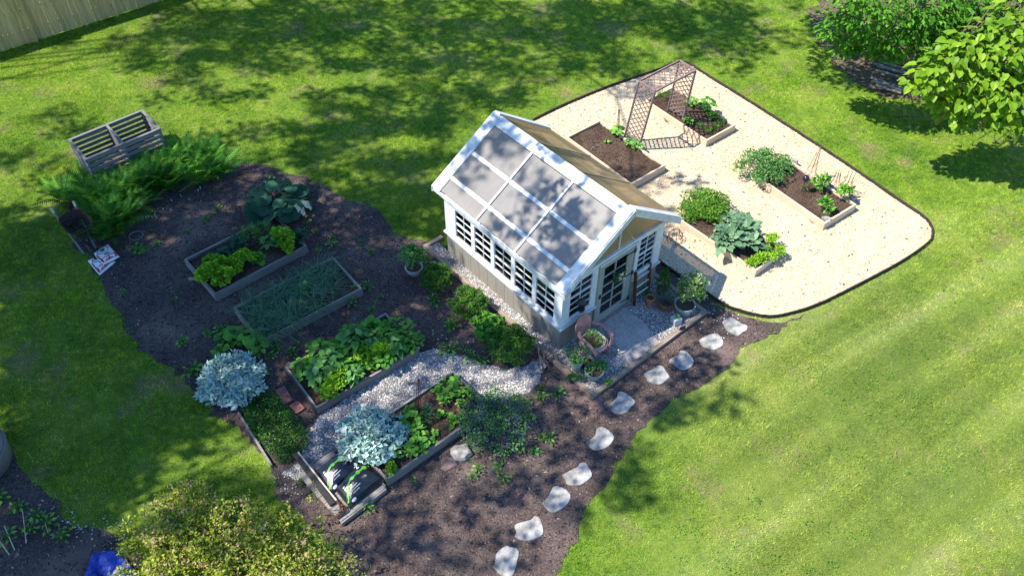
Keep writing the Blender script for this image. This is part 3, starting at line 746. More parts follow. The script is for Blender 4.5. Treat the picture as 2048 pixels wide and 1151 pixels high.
b1 = bed((1413.8, 281.2), (1475.5, 251.6), (1290.4, 200.4), 'raised bed of pale timber that the brown lattice arbor stands in', M['cedar'])
b2 = bed((1262.4, 368.4), (1328.9, 328.5), (1132.5, 273.9), 'raised bed of mostly bare soil close beside the greenhouse roof', M['cedar'])
b3 = bed((1512.7, 541), (1576, 501), (1362, 441), 'pale raised bed holding the big grey green kale', M['cedar'])
b4 = bed((1650, 447), (1711, 407), (1505, 346), 'pale raised bed with the black ball and wire cones', M['cedar'])
b5 = bed((429, 589), (373.6, 515.3), (614, 491), 'weathered raised bed of lime lettuces beside the rhubarb', M['greywood'])
b6 = bed((520.3, 684), (454.2, 619), (724.4, 576.2), 'weathered raised bed crowded with onion tops', M['greywood'])
b7 = bed((632, 816), (565, 736), (838, 698), 'grey timber raised bed overflowing with leafy greens', M['greywood'])
_n8, _r8, _k8 = G(773, 960, BH), G(982, 814, BH), G(897.8, 739.8, BH)
_l8 = _n8+_k8-_r8; _x, _y, _ = pr(_l8)
b8 = bed((773, 960), (_x, _y), (982, 814), 'grey raised bed of scattered seedlings below the white gravel path', M['greywood'])
# dark end board facing of the leafy bed
lbox('end_cladding', M['darkwood'], b7[0], -.022, -.002, -b7[5] if (G(565, 736, BH)-b7[1])@np.array([-b7[2][1], b7[2][0], 0]) < 0 else 0, 0 if (G(565, 736, BH)-b7[1])@np.array([-b7[2][1], b7[2][0], 0]) < 0 else b7[5], -.005, BH+.01)

# ================================================================ PLANT MAKERS (mesh at the origin, standing on z = 0)
def clump(n, rad, tm, size, lumps=10, lr=.5, up=.5, tlo=.1, thi=.95, rag=.75, base=.0, spread=.75):
    """a mass of leaves over an ellipsoid rad=(x,y,h), built from overlapping lumps so the outline is uneven"""
    rx, ry, h = rad; mb = MB()
    ld = rdir(lumps, -.15); lc = ld*np.array([rx, ry, h*.5])*spread*rng.uniform(rag, 1.08+(.75-rag)*.4, (lumps, 1)) + [0, 0, h*.5]
    kc = max(1, lumps//8); lc[:kc] = np.c_[rng.uniform(-.35, .35, kc)*rx, rng.uniform(-.35, .35, kc)*ry, np.full(kc, h*.78)]
    which = rng.integers(0, lumps, n); d = rdir(n, -.5); rr = rng.uniform(.35, 1, n)**.5
    P = lc[which] + d*rr[:, None]*np.array([rx, ry, h*.5])*lr*rng.uniform(.8, 1.15, (lumps, 1))[which]
    P[:, 2] = np.maximum(P[:, 2], .02+base)
    out = unit((P-[0, 0, h*.35])/np.array([rx, ry, h*.6]))
    X = unit(out*.7 + rdir(n)*.9 + [0, 0, up*.4]); Z = unit(out*.6 + rdir(n)*.6 + [0, 0, .6])
    lt = rng.uniform(-.18, .18, lumps)[which]
    t = np.clip(rng.uniform(tlo, thi, n) + lt, 0, 1)
    scatter(mb, tm, P, X, Z, size*rng.uniform(.65, 1.3, n), t)
    return mb
def stems(n, rad, h, r=.006):
    mb = MB(); mb.lathe([(.001, -.02), (r*3, -.015), (r*2.5, .01), (.001, .012)], 6)
    for i in range(n):
        a = rng.uniform(0, 6.28); q = rng.uniform(.2, .75)
        e = np.array([rad[0]*q*math.cos(a), rad[1]*q*math.sin(a), h*rng.uniform(.5, .85)])
        mb.tube([(0, 0, -.01), e*[.35, .35, .5], e], [r*1.5, r*1.1, r*.5], 5)
    return mb
def bush(name, label, cat, px, py, wpx, h, m, tm, size, n, lumps=12, lr=.5, ar=1., z0=0., group=None, ystr=1., rot=0., stem=True, **k):
    c = G(px, py, z0+h*.5); r = wpx/2/ppm(px, py)*1.02
    o = clump(n, (r, r*ar, h), tm, size, lumps, lr, **k).build(name, M[m], loc=(c[0], c[1], z0), rotz=rot)
    tag(o, label, cat, group)
    if stem: stems(7, (r, r*ar), h, .007).build('stem', M['stem'], o)
    return o
def rosette(n, tm, ln, wd, elev=(.2, 1.2), t=(.1, .95), z=0., r0=.01):
    mb = MB(); a = np.arange(n)*2.39996 + rng.uniform(0, 6.28); e = np.linspace(elev[1], elev[0], n) + rng.normal(0, .1, n)
    X = np.stack([np.cos(a)*np.cos(e), np.sin(a)*np.cos(e), np.sin(e)], 1); Zv = np.stack([-np.cos(a)*np.sin(e), -np.sin(a)*np.sin(e), np.cos(e)], 1) + rdir(n)*.15
    s = ln*rng.uniform(.75, 1.1, n)*np.linspace(.65, 1, n)
    scatter(mb, tm, np.stack([np.cos(a)*r0, np.sin(a)*r0, np.full(n, z)], 1), X, Zv, np.stack([s, s*wd, s], 1), rng.uniform(t[0], t[1], n))
    return mb
def stalked(n, tm, h, spread, size, t=(.1, .95), stemr=.004, up=.8):
    """leaves held flat on stalks fanning out of one crown"""
    mb = MB(); a = np.arange(n)*2.39996 + rng.uniform(0, 6.28); q = np.sqrt(np.linspace(.08, 1, n))
    P = np.stack([np.cos(a)*spread*q, np.sin(a)*spread*q, h*(1.05-.45*q*q)*rng.uniform(.8, 1.1, n)], 1)
    for p in P: mb.tube([(0, 0, 0), (p[0]*.4, p[1]*.4, p[2]*.7), p], stemr, 4, .25, cap=False)
    X = unit(np.stack([np.cos(a), np.sin(a), rng.uniform(-.4, .2, n)], 1)+rdir(n)*.3); Zv = unit(np.array([0, 0, up])+rdir(n)*.45+P*[.8, .8, 0]/max(spread, .01)*.5)
    s = size*rng.uniform(.7, 1.2, n)
    scatter(mb, tm, P - X*s[:, None]*.3, X, Zv, s, rng.uniform(t[0], t[1], n))
    return mb
def tuft(n, ln, wd, up=1.6, t=(.1, .95), arch=T_BLADE, r0=.02):
    mb = MB(); d = hdir(n); X = unit(d + np.array([0, 0, 1.])*rng.uniform(up*.4, up*1.5, n)[:, None]); Zv = unit(np.array([0, 0, 1.]) - d*.6)
    s = ln*rng.uniform(.6, 1.1, n)
    scatter(mb, arch, d*r0*rng.uniform(0, 1, (n, 1)), X, Zv, np.stack([s, np.full(n, wd/.02), s], 1), rng.uniform(t[0], t[1], n))
    return mb
def fluffy(n, r, h, t=(.1, .95), size=.07):
    mb = MB(); d = hdir(n); P = np.stack([d[:, 0]*r*rng.random(n)**.6, d[:, 1]*r*rng.random(n)**.6, rng.uniform(.1, 1, n)*h], 1)
    P[:, 2] *= 1-.5*(P[:, 0]**2+P[:, 1]**2)/r**2
    scatter(mb, T_LONG, P, unit(d*.8+rdir(n)*.5+[0, 0, .8]), rdir(n, 0), np.stack([size*rng.uniform(.6, 1.3, n)]*3, 1)*[1, .5, 1], rng.uniform(t[0], t[1], n))
    return mb
T_BLADE3 = blade_t(1.25, .02, 7)
PROTO = {}
def proto(key, mk, m, var=3): PROTO[key] = [(mk, m) for _ in range(var)]
_cache = {}
def plant(key, name, label, cat, p, s=1., group=None, var=None, rz=None):
    i = int(rng.integers(0, 3)) if var is None else var
    if (key, i) not in _cache:
        mk, m = KINDS[key]; o = mk().build(name, M[m]); me = o.data; bpy.data.objects.remove(o); _cache[(key, i)] = me
    o = bpy.data.objects.new(name, _cache[(key, i)]); COL.objects.link(o)
    o.location = [float(q) for q in p]; o.rotation_euler = (rng.normal(0, .06), rng.normal(0, .06), rng.uniform(0, 6.28) if rz is None else rz); o.scale = (s*rng.uniform(.93, 1.07), s*rng.uniform(.93, 1.07), s*rng.uniform(.9, 1.1))
    return tag(o, label, cat, group)
KINDS = {
 'weed': (lambda: rosette(9, T_OVAL, .10, 1.1, (.1, .9)), 'herb'),
 'weedlite': (lambda: stalked(11, T_OVAL, .10, .09, .06), 'green'),
 'seedling': (lambda: stalked(7, T_ROUND, .10, .08, .075), 'green'),
 'broadseed': (lambda: rosette(10, T_LETT, .17, .9, (.2, 1.)), 'green'),
 'onion': (lambda: tuft(24, .52, .011, 2.0, arch=T_BLADE3, r0=.05), 'onion'),
 'lettuce': (lambda: rosette(26, T_LETT, .20, 1.25, (.15, 1.35)), 'green'),
 'limelett': (lambda: clump(620, (.22, .22, .30), T_ROUND, .062, 11, .46), 'lime'),
 'bigleaf': (lambda: stalked(24, T_ROUND, .30, .22, .125, stemr=.005), 'green'),
 'deepleaf': (lambda: stalked(22, T_HEART, .30, .22, .15, stemr=.005), 'herb'),
 'limeleaf': (lambda: rosette(18, T_LETT, .26, 1.1, (.3, 1.3)), 'lime'),
 'sprawl': (lambda: stalked(36, T_ROUND, .22, .30, .09), 'green'),
 'parsley': (lambda: clump(330, (.15, .15, .20), T_OVAL, .055, 8, .55), 'lime'),
 'pepper': (lambda: clump(120, (.15, .15, .28), T_OVAL, .10, 7, .5), 'green'),
 'bean': (lambda: stalked(16, T_HEART, .20, .15, .10), 'green'),
 'dill': (lambda: fluffy(180, .09, .22), 'dill'),
 'carrot': (lambda: fluffy(420, .22, .34, size=.09), 'herb'),
 'darkkale': (lambda: rosette(20, T_KALE, .34, 1.0, (.25, 1.25)), 'deep'),
 'upright': (lambda: fluffy(300, .10, .40, size=.10), 'deep'),
 'fern': (lambda: rosette(20, T_FROND, .98, 1.1, (.62, 1.38), z=.0, r0=.05), 'fern'),
 'grasstuft': (lambda: tuft(40, .30, .008, 1.5), 'wispy'),
}
# ---- beds by the arbor
for i, (px, py, key, s, lab) in enumerate([
    (1322, 198, 'dill', 1.3, 'bright feathery dill at the back end of the arbor bed'),
    (1340, 190, 'weedlite', 1.2, 'small leafy plant behind the arbor side in its bed'),
    (1384, 212, 'bean', 1.2, 'bean plant just beyond the arbor lattice'),
    (1411, 222, 'bean', 1.7, 'tallest bean plant in the middle of the arbor bed'),
    (1424, 240, 'pepper', .8, 'small leafy plant by the far edge of the arbor bed'),
    (1397, 256, 'dill', .9, 'small feathery plant in the lattice shadow of the arbor bed'),
    (1412, 265, 'dill', 1., 'feathery plant nearest the near corner of the arbor bed'),
    (1430, 258, 'dill', 1.1, 'feathery plant third from the end of the arbor bed'),
    (1441, 251, 'dill', 1., 'feathery plant nearest the short end of the arbor bed'),
    (1374, 248, 'bean', 1., 'bean plant climbing at the foot of the arbor front post')]):
    plant(key, 'bed_plant', lab, 'plant', G(px, py, .18), s, 'plants in the arbor bed')
for px, py, key, s, lab, g in [
    (1236, 272, 'bean', 1.3, 'largest bean plant at the wire cone in the bare soil bed', 'bean plants in the bare soil bed'),
    (1214, 285, 'seedling', 1., 'tiny seedling alone in the middle of the bare soil bed', 'bean plants in the bare soil bed'),
    (1259, 291, 'bean', .9, 'small bean plant left of the arbor foot', 'bean plants in the bare soil bed'),
    (1271, 297, 'bean', 1.1, 'bean plant right at the arbor foot in the bare soil bed', 'bean plants in the bare soil bed'),
    (1638, 376, 'pepper', 1.25, 'bushy pepper plant beside the black ball', 'pepper plants'),
    (1609, 379, 'weedlite', 1.2, 'small low plant left of the bushy pepper', 'pepper plants'),
    (1683, 396, 'pepper', 1.3, 'pepper plant near the far right corner of its bed', 'pepper plants'),
    (1646, 424, 'pepper', 1.15, 'pepper plant near the closest corner of its bed', 'pepper plants')]:
    plant(key, 'bed_plant', lab, 'plant', G(px, py, .18), s, g)
for px, py, s, lab in [(1332, 243, .55, 'wispy grass tuft growing against the arbor bed side'), (1374, 262, .6, 'green tuft on the wood chips at the near side of the arbor bed'),
                       (1612, 428, .6, 'wispy tuft against the pepper bed side'), (1624, 444, .6, 'second wispy tuft nearer the pepper bed corner'), (1677, 431, .4, 'little tuft at the end board of the pepper bed')]:
    plant('grasstuft', 'grass_tuft', lab, 'grass tuft', G(px, py, .02), s, 'tufts on the wood chips')
# big bushes in the wood chip yard
bush('oregano_bush', 'large round bright green herb bush at the end of the pepper bed', 'bush', 1524, 333, 102, .64, 'herb', T_OVAL, .058, 4600, 60, .26, group=None, spread=.9, rag=.62)
bush('feathery_bush', 'dense feathery green bush at the greenhouse end of the kale bed', 'bush', 1411, 416, 104, .50, 'dill', T_LONG, .085, 5400, 55, .27, ar=.85, spread=.9, rag=.6)
# kale
def kale(px, py, s, n, lab):
    o = rosette(n, T_KALE, .50*s, 1.05, (.2, 1.3), r0=.05, z=.12)
    e = o.build('kale_plant', M['kale'], loc=G(px, py, .18)); tag(e, lab, 'kale', 'kale plants')
    MB().tube([(0, 0, -.02), (.01, 0, .14)], [.022, .016], 6).build('stalk', M['stem'], e)
kale(1453, 492, 1.1, 28, 'largest grey green kale hanging over the near side of its bed')
kale(1482, 470, 1.05, 26, 'grey green kale towards the far edge of its bed')
kale(1465, 456, .9, 22, 'smaller grey green kale behind the largest one')
kale(1497, 497, .8, 18, 'small kale next to the yellow green parsley row')
for i, (px, py, s, k) in enumerate([(1543, 489, 1.15, 'parsley'), (1553, 506, 1.0, 'parsley'), (1530, 508, .9, 'parsley'), (1520, 526, 1.05, 'parsley'), (1500, 529, .95, 'parsley'), (1543, 520, .8, 'parsley')]):
    plant(k, 'parsley_plant', ['bright parsley plant at the far corner of the kale bed', 'bright parsley plant against the short end of the kale bed', 'bright parsley plant nearest the small kale', 'bright parsley plant at the closest corner of the kale bed', 'bright parsley plant against the near side of the kale bed', 'small parsley plant in the middle of the kale bed end'][i], 'parsley', G(px, py, .18), s, 'parsley plants')
# ---- lettuce bed
for px, py, s, k, nm, lab in [
    (432, 541, 1.2, 'limelett', 'lettuce', 'lime green frilly lettuce at the left corner of the lettuce bed'),
    (420, 560, 1.15, 'limelett', 'lettuce', 'lime green frilly lettuce lowest at the near corner of its bed'),
    (452, 563, 1.1, 'limelett', 'lettuce', 'lime green frilly lettuce by the near edge of its bed'),
    (474, 541, 1., 'limelett', 'lettuce', 'lime green frilly lettuce halfway along the near edge'),
    (493, 528, 1., 'limelett', 'lettuce', 'lime green frilly lettuce beside the round green head'),
    (514, 519, 1.15, 'lettuce', 'lettuce', 'round mid green lettuce head in the middle of the bed'),
    (566, 489, 1.35, 'limelett', 'lettuce', 'tall yellow green lettuce at the right end of the bed'),
    (574, 503, .9, 'limelett', 'lettuce', 'yellow green lettuce in front of the tallest one'),
    (547, 492, 1.1, 'deepleaf', 'leafy_plant', 'broad leafed green plant left of the tall yellow green lettuce'),
    (447, 517, 1.1, 'darkkale', 'dark_kale', 'dark blue green kale at the left side of the lettuce bed'),
    (465, 507, 1.15, 'darkkale', 'dark_kale', 'dark blue green kale behind the frilly lettuces'),
    (478, 493, 1.15, 'darkkale', 'dark_kale', 'dark blue green kale nearest the carrot tops'),
    (503, 480, 1.2, 'carrot', 'carrot_tops', 'feathery carrot tops against the far edge of the lettuce bed'),
    (528, 470, 1., 'carrot', 'carrot_tops', 'feathery carrot tops right below the rhubarb'),
    (600, 478, 1.1, 'darkkale', 'leafy_plant', 'dark arching leaves at the right end of the lettuce bed'),
    (552, 458, 1., 'weedlite', 'leafy_plant', 'low leafy plant between rhubarb and tall lettuce')]:
    plant(k, nm, lab, 'vegetable', G(px, py, .20), s, 'lettuces' if nm == 'lettuce' else None)
# rhubarb
mb = stalked(34, T_ROUND, .58, .66, .40, stemr=.013, up=.6); rh = tag(mb.build('rhubarb', M['deep'], loc=G(562, 425, 0)), 'huge dark leafed rhubarb behind the lettuce bed', 'rhubarb')
mb = MB()
for a, q in ((-.5, .55), (-.2, .6), (2.2, .35)):
    P = np.array([[math.cos(a)*q, math.sin(a)*q, .5]]); scatter(mb, T_LETT, P, np.array([math.cos(a)*.6, math.sin(a)*.6, -.6]), np.array([.3, .1, 1.]), np.array([.34]), .5)
mb.build('dry_leaf', M['cream'], rh)
for i, (px, py) in enumerate(((613, 433), (626, 432), (604, 428), (620, 441))):
    c = G(px, py, .25); mb = MB(); mb.tube([(0, 0, -.25), (0, .01, 0)], .004, 4, .4); o = tag(mb.build('flower_stalk', M['stem'], loc=c), ['yellow flower nearest the rhubarb leaves', 'yellow flower furthest right of the rhubarb', 'yellow flower hidden at the rhubarb edge', 'lowest yellow flower beside the rhubarb'][i], 'flower', 'yellow flowers by the rhubarb')
    mb = MB(); scatter(mb, T_OVAL, np.zeros((7, 3)), unit(hdir(7)+[0, 0, .3]), np.array([0, 0, 1.]), .05, .5); mb.build('petals', M['yellow'], o)
# ---- onions
k = 0
for i in range(9):
    for j in range(5):
        x, y = (i+.6)/9.6 + rng.normal(0, .02), (j+.55)/5.2 + rng.normal(0, .03)
        if x > .86 and j < 3: continue
        if x > .62 and j == 0: continue
        plant('onion', 'onion_plant', 'blue green onion plant, one of many crowding the weathered bed', 'onion', bp(b6, x, y), rng.uniform(.75, 1.15), 'onion plants')
plant('weed', 'weed', 'leafy weed at the right hand corner of the onion bed', 'weed', bp(b6, .97, .12), 1.6)
plant('broadseed', 'sprawling_weed', 'broad leafed climber in the middle of the onion bed', 'weed', bp(b6, .60, .62), 1.6)
# ---- leafy greens
names7 = {'bigleaf': 'round leafed green', 'deepleaf': 'dark heart leafed green', 'limeleaf': 'lime upright lettuce', 'sprawl': 'sprawling round leafed nasturtium', 'limelett': 'frilly lime lettuce', 'lettuce': 'mid green lettuce head', 'carrot': 'feathery green', 'bean': 'young bean plant', 'seedling': 'small seedling'}
for x, y, k, s, where in [
    (.08, .62, 'seedling', 1.8, 'at the dark left end board'), (.10, .82, 'bean', 1., 'in the left back corner'), (.18, .75, 'limeleaf', 1.1, 'by the back edge near the left end'), (.30, .82, 'bigleaf', 1.1, 'second along the back edge'),
    (.20, .48, 'deepleaf', 1.25, 'near the left end'), (.13, .30, 'seedling', 1.4, 'in the near left gap'), (.30, .55, 'deepleaf', 1.2, 'a third of the way along'), (.40, .82, 'limeleaf', 1.2, 'midway along the back edge'), (.38, .62, 'bigleaf', 1.1, 'beside the wire cone'),
    (.17, .14, 'limelett', .8, 'at the near left corner'), (.27, .20, 'limelett', .95, 'along the near edge'), (.30, .36, 'limeleaf', .95, 'inside the near edge'), (.40, .36, 'bean', 1.3, 'between the lettuces'), (.40, .16, 'deepleaf', .9, 'hanging over the near edge'),
    (.50, .50, 'carrot', .9, 'in the very middle'), (.50, .80, 'limeleaf', 1., 'at the back beyond the middle'), (.48, .28, 'lettuce', 1.1, 'near the middle of the near side'), (.60, .70, 'deepleaf', 1.3, 'right of the middle'), (.62, .86, 'bigleaf', 1., 'on the back edge right of the middle'),
    (.58, .40, 'limelett', .9, 'right of the feathery clump'), (.60, .20, 'lettuce', 1., 'near edge right of the middle'), (.70, .55, 'deepleaf', 1.1, 'two thirds of the way along'), (.72, .86, 'limeleaf', 1.1, 'tall at the back right'), (.78, .72, 'bigleaf', 1.1, 'towards the right end'), (.72, .30, 'limelett', 1., 'in the yellow green patch'),
    (.70, .12, 'bigleaf', .9, 'spilling towards the gravel path'), (.82, .86, 'lettuce', 1.1, 'in the back right corner'), (.84, .50, 'sprawl', 1., 'near the right end board'), (.85, .22, 'deepleaf', 1., 'at the near right'), (.92, .30, 'sprawl', 1.1, 'over the right near corner'), (.95, .52, 'sprawl', 1.1, 'over the right end board'), (.98, .16, 'sprawl', .9, 'trailing down to the gravel')]:
    plant(k, 'leafy_green', names7[k]+' '+where+' of the leafy bed', 'vegetable', bp(b7, x, y, .2), s*1.08, 'leafy greens')
# ---- seedling bed
for x, y, k, s, lab in [
    (.93, .78, 'seedling', 1.5, 'round leafed seedling at the far top corner of the seedling bed'), (.86, .86, 'weedlite', 1.4, 'leafy seedling near the top edge of the seedling bed'), (.86, .66, 'seedling', 1.6, 'cluster of round leaves near the top corner'), (.78, .84, 'broadseed', 1., 'pale seedling along the path side of the bed'),
    (.76, .62, 'bean', .9, 'bean seedling right of the dark upright herb'), (.93, .48, 'bean', 1., 'bean seedling against the catmint end'), (.96, .32, 'weedlite', 1.2, 'weed at the catmint end of the seedling bed'), (.84, .40, 'seedling', 1., 'small round seedling in the bare middle'), (.88, .22, 'dill', .8, 'feathery seedling near the catmint'),
    (.66, .44, 'broadseed', .9, 'strap leafed seedling in the middle of the bed'), (.70, .20, 'broadseed', 1.2, 'strap leafed plant near the lower long edge'), (.58, .52, 'upright', 1., 'dark upright herb at the wire cone'), (.52, .50, 'carrot', .7, 'feathery dark herb left of the upright one'), (.50, .82, 'seedling', 1.2, 'white flowering seedling beside the gravel path'),
    (.44, .56, 'bigleaf', .9, 'leafy clump beside the silver bush'), (.42, .38, 'bean', 1.2, 'green clump below the silver bush'), (.52, .22, 'seedling', .9, 'pale little seedling by the lower edge'), (.46, .12, 'broadseed', 1.0, 'yellow green seedling on the lower edge'), (.34, .16, 'bigleaf', .85, 'bright leafy plant leaning over the lower edge'),
    (.26, .20, 'weedlite', 1.6, 'bright weed left of the leaning leafy plant'), (.16, .30, 'bean', 1., 'green plant by the yellow pansy'), (.10, .14, 'limelett', .6, 'lime tuft at the lower left corner of the bed'), (.06, .08, 'weedlite', 1., 'weed in the extreme lower corner of the bed'), (.20, .44, 'weedlite', 1.5, 'green shoots under the silver bush')]:
    plant(k, 'seedling_plant', lab, 'seedling', bp(b8, x, y, .185), s, 'seedlings')
c = bp(b8, .17, .24, .32); o = MB().tube([(0, 0, -.14), (0, 0, 0)], .004, 4).build('pansy', M['stem'], loc=c); tag(o, 'single yellow pansy under the silver bush', 'flower')
mb = MB(); scatter(mb, T_OVAL, np.zeros((6, 3)), unit(hdir(6)+[0, 0, .2]), np.array([0, 0, 1.]), .05, .5); mb.build('petals', M['yellow'], o)

# ---- bushes in the dark mulch garden
bush('lambs_ear', 'large silver leafed mound at the lawn edge', 'bush', 464, 760, 122, .52, 'silver', T_OVAL, .105, 2900, 60, .26, ar=1.02, base=.02, spread=.88)
bush('lambs_ear', 'silver leafed bush spilling from the seedling bed onto the black bags', 'bush', 742, 872, 116, .46, 'silver', T_OVAL, .125, 1700, 50, .28, z0=.10, spread=.88)
def thyme():
    q = poly([(500, 800), (540, 785), (575, 815), (605, 850), (622, 885), (612, 905), (585, 925), (558, 930), (530, 900), (500, 860), (484, 820)])
    c = q.mean(0); P = sample(q, 5200)-[c[0], c[1], 0]; n = len(P)
    dd = np.array([min(np.hypot(*(p[:2]-e[:2]+c[:2])) for e in wq) for p in P]) if False else None
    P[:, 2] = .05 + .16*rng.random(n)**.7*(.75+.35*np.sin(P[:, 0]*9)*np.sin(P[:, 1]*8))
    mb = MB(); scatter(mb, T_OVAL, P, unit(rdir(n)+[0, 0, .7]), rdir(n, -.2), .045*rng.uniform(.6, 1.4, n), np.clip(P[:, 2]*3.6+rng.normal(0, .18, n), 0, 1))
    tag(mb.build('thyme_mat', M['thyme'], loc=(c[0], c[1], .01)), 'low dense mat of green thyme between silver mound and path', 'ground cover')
thyme()
o = bush('catmint', 'spreading blue flowered catmint at the end of the seedling bed', 'bush', 993, 842, 140, .58, 'catmint', T_OVAL, .048, 5200, 60, .27, ar=1., spread=.88)
mb = MB(); rr = 136/2/ppm(993, 842)
for i in range(130):
    a = rng.uniform(0, 6.28); q = rng.uniform(.15, 1.05)**.6; zz = .58*(1-.62*q*q); n = 9
    d = unit(np.array([math.cos(a)*q, math.sin(a)*q, .9])); b0 = np.array([math.cos(a)*q*rr*.95, math.sin(a)*q*rr*.95, zz-.05])
    P = b0 + d*np.linspace(0, .16, n)[:, None] + rng.normal(0, .009, (n, 3)); scatter(mb, T_OVAL, P, rdir(n), rdir(n), .028, rng.random(n))
mb.build('flower_spikes', M['purple'], o)
for px, py, w, h, lab in [(871, 556, 60, .56, 'clipped dark boxwood ball next to the potted shrub'), (936, 607, 68, .62, 'clipped dark boxwood ball midway along the platform'), (1021, 690, 84, .70, 'largest clipped boxwood ball nearest the gravel path')]:
    bush('boxwood', lab, 'boxwood', px, py, w, h, 'box', T_OVAL, .036, 9000, 130, .19, spread=.95, group='boxwood balls along the platform')
pot('shrub_pot', 'pale pot under the loose green shrub at the platform corner', G(829, 545, 0), .20, .20, 'zinc')
bush('potted_shrub', 'loose mid green shrub in a pot at the far platform corner', 'shrub', 826, 517, 54, .60, 'herb', T_OVAL, .075, 1300, 16, .42, z0=.17)
bush('hydrangea', 'bright leafy hydrangea between two boxwood balls', 'shrub', 976, 657, 68, .48, 'green', T_HEART, .115, 620, 16, .42)
bush('bluish_perennial', 'bluish leafy perennial against the middle boxwood ball', 'plant', 958, 632, 42, .34, 'kale', T_HEART, .11, 200, 10, .45)
# strawberry like leaves by the lambs ear
for i, (px, py, s) in enumerate(((470, 682, 1.25), (498, 690, 1.3), (520, 702, 1.2), (455, 690, 1.2), (446, 712, .9))):
    plant('bean', 'strawberry_plant', ['strawberry plant topmost above the silver mound', 'strawberry plant between onion bed and silver mound', 'strawberry plant touching the onion bed corner', 'strawberry plant above the left of the silver mound', 'small strawberry plant beside the silver mound'][i], 'strawberry', G(px, py, .02), s*1.35, 'strawberry plants')
# weeds
W = [(205, 500), (282, 506), (293, 500), (370, 460), (410, 438), (437, 420), (413, 438), (318, 487), (440, 665), (410, 672), (370, 685), (388, 740), (415, 668), (560, 700), (585, 712), (600, 690), (540, 720), (530, 745), (508, 760), (555, 690), (700, 605), (755, 605), (735, 575), (745, 620), (870, 605), (868, 600), (905, 660), (900, 650), (930, 700), (890, 690), (880, 705), (940, 720), (965, 728), (1010, 740), (1085, 780), (1110, 790), (935, 920), (960, 940), (945, 960), (1000, 935), (1010, 960), (1045, 905), (1068, 905), (1085, 875), (1095, 880), (820, 955), (740, 1020), (695, 985), (640, 960), (600, 965), (1080, 800), (1060, 830), (615, 455), (632, 470), (640, 500), (660, 480), (660, 500), (720, 480), (745, 510), (1015, 905), (760, 590), (530, 780), (520, 770), (345, 600), (250, 590), (365, 690)]
for i, (px, py) in enumerate(W):
    plant('weedlite' if i % 3 else 'weed', 'weed', 'small green weed scattered on the dark mulch', 'weed', G(px+rng.normal(0, 3), py+rng.normal(0, 3), .012), rng.uniform(.8, 1.7), 'weeds on the mulch')
for px, py, s, lab in [(275, 505, 2., 'leafy bedding plant right of the soil bags'), (437, 358, 1.8, 'clump of weeds at the lawn edge above the rhubarb'), (545, 372, 2.2, 'loose green weeds between ferns and rhubarb'), (510, 400, 1.6, 'seedling in the bare mulch left of the rhubarb'), (868, 606, 1.7, 'pale green seedling alone below the boxwood'), (388, 745, 2.0, 'tall weed by the lawn left of the silver mound'), (905, 655, 1.9, 'weed patch between leafy bed and hydrangea'), (900, 705, 2.2, 'weed clump at the upper edge of the gravel path')]:
    plant('weedlite', 'weed', lab, 'weed', G(px, py, .012), s)
# ferns
FE = [(130, 372), (150, 405), (165, 440), (135, 430), (185, 368), (195, 405), (205, 445), (225, 345), (238, 380), (245, 420), (262, 350), (270, 385), (175, 345), (215, 320), (262, 318), (295, 335), (300, 305), (325, 330), (335, 300), (358, 325), (365, 290), (388, 315), (398, 285), (415, 312), (425, 295), (440, 320), (345, 345), (310, 348), (172, 462), (196, 468), (150, 455), (212, 425), (250, 400), (220, 370), (345, 318), (375, 300), (410, 330), (120, 400)]
BINQ = [(140, 330), (300, 272), (350, 318), (190, 392)]
for i, (px, py) in enumerate(FE):
    py += 30
    if inpoly(np.array([[px, py]], float), BINQ)[0] or inpoly(np.array([[px, py]], float), [(95, 420), (140, 425), (225, 478), (215, 540), (150, 530)])[0]: continue
    plant('fern', 'fern', 'dark green fern in the thick fern bank below the slatted bin' if px < 285 else 'dark green fern in the bank right of the slatted bin', 'fern', G(px, py, .0), rng.uniform(.74, 1.0), 'ferns left of the bin front' if px < 285 else 'ferns right of the bin front')
for px, py in ((198, 408), (218, 398), (240, 390), (262, 380), (284, 370), (306, 360), (328, 350), (228, 415), (272, 396), (312, 376)):
    plant('fern', 'fern', 'dark green fern standing against the front of the slatted bin', 'fern', G(px, py, .0), .95, 'ferns against the bin front')
for px, py in ((225, 474), (206, 458), (240, 455)):
    plant('fern', 'fern', 'dark green fern leaning over the wheelbarrow tray', 'fern', G(px, py, .0), .85, 'ferns over the wheelbarrow')

# ================================================================ ARBOR, CONES, BALL
def zoom8(x, y): return 1220+x*.1738, 110+y*.1738
ZT = 1.92
fa, fd = G(*zoom8(172, 928), .24), G(*zoom8(347, 1020), .24)
fb, fc = G(*zoom8(665, 640), .20), G(*zoom8(838, 755), .20)
ta, tb, tc, td = [G(*zoom8(*q), ZT) for q in ((335, 310), (798, 72), (985, 187), (520, 427))]
ar = thing('arbor', 'brown lattice arbor spanning from the bare soil bed to the arbor bed', 'arbor', (*((fa+fc)/2)[:2], 0))
ao = np.array(ar.location)
def down(f, t, z): d = (t-f)/(t[2]-f[2]); return f + d*(z-f[2])
FA, FD, FB, FC = down(fa, ta, 0), down(fd, td, 0), down(fb, tb, .05), down(fc, tc, .05)
for f, t in ((FA, ta), (FD, td), (FB, tb), (FC, tc)):
    MB().bar(f-ao, t-ao, .045, .045, (0, 1, 0)).build('post', M['arbor'], ar)
for p, q in ((ta, tb), (td, tc), (ta, td), (tb, tc)):
    MB().bar(p-ao+[0, 0, .02], q-ao+[0, 0, .02], .04, .05).build('top_rail', M['arbor'], ar)
for p, q in ((FA, FD), (FB, FC)):
    pp, qq = p+(ta-FA)*.16, q+(td-FD)*.16
    MB().bar(pp-ao, qq-ao, .035, .04).build('bottom_rail', M['arbor'], ar)
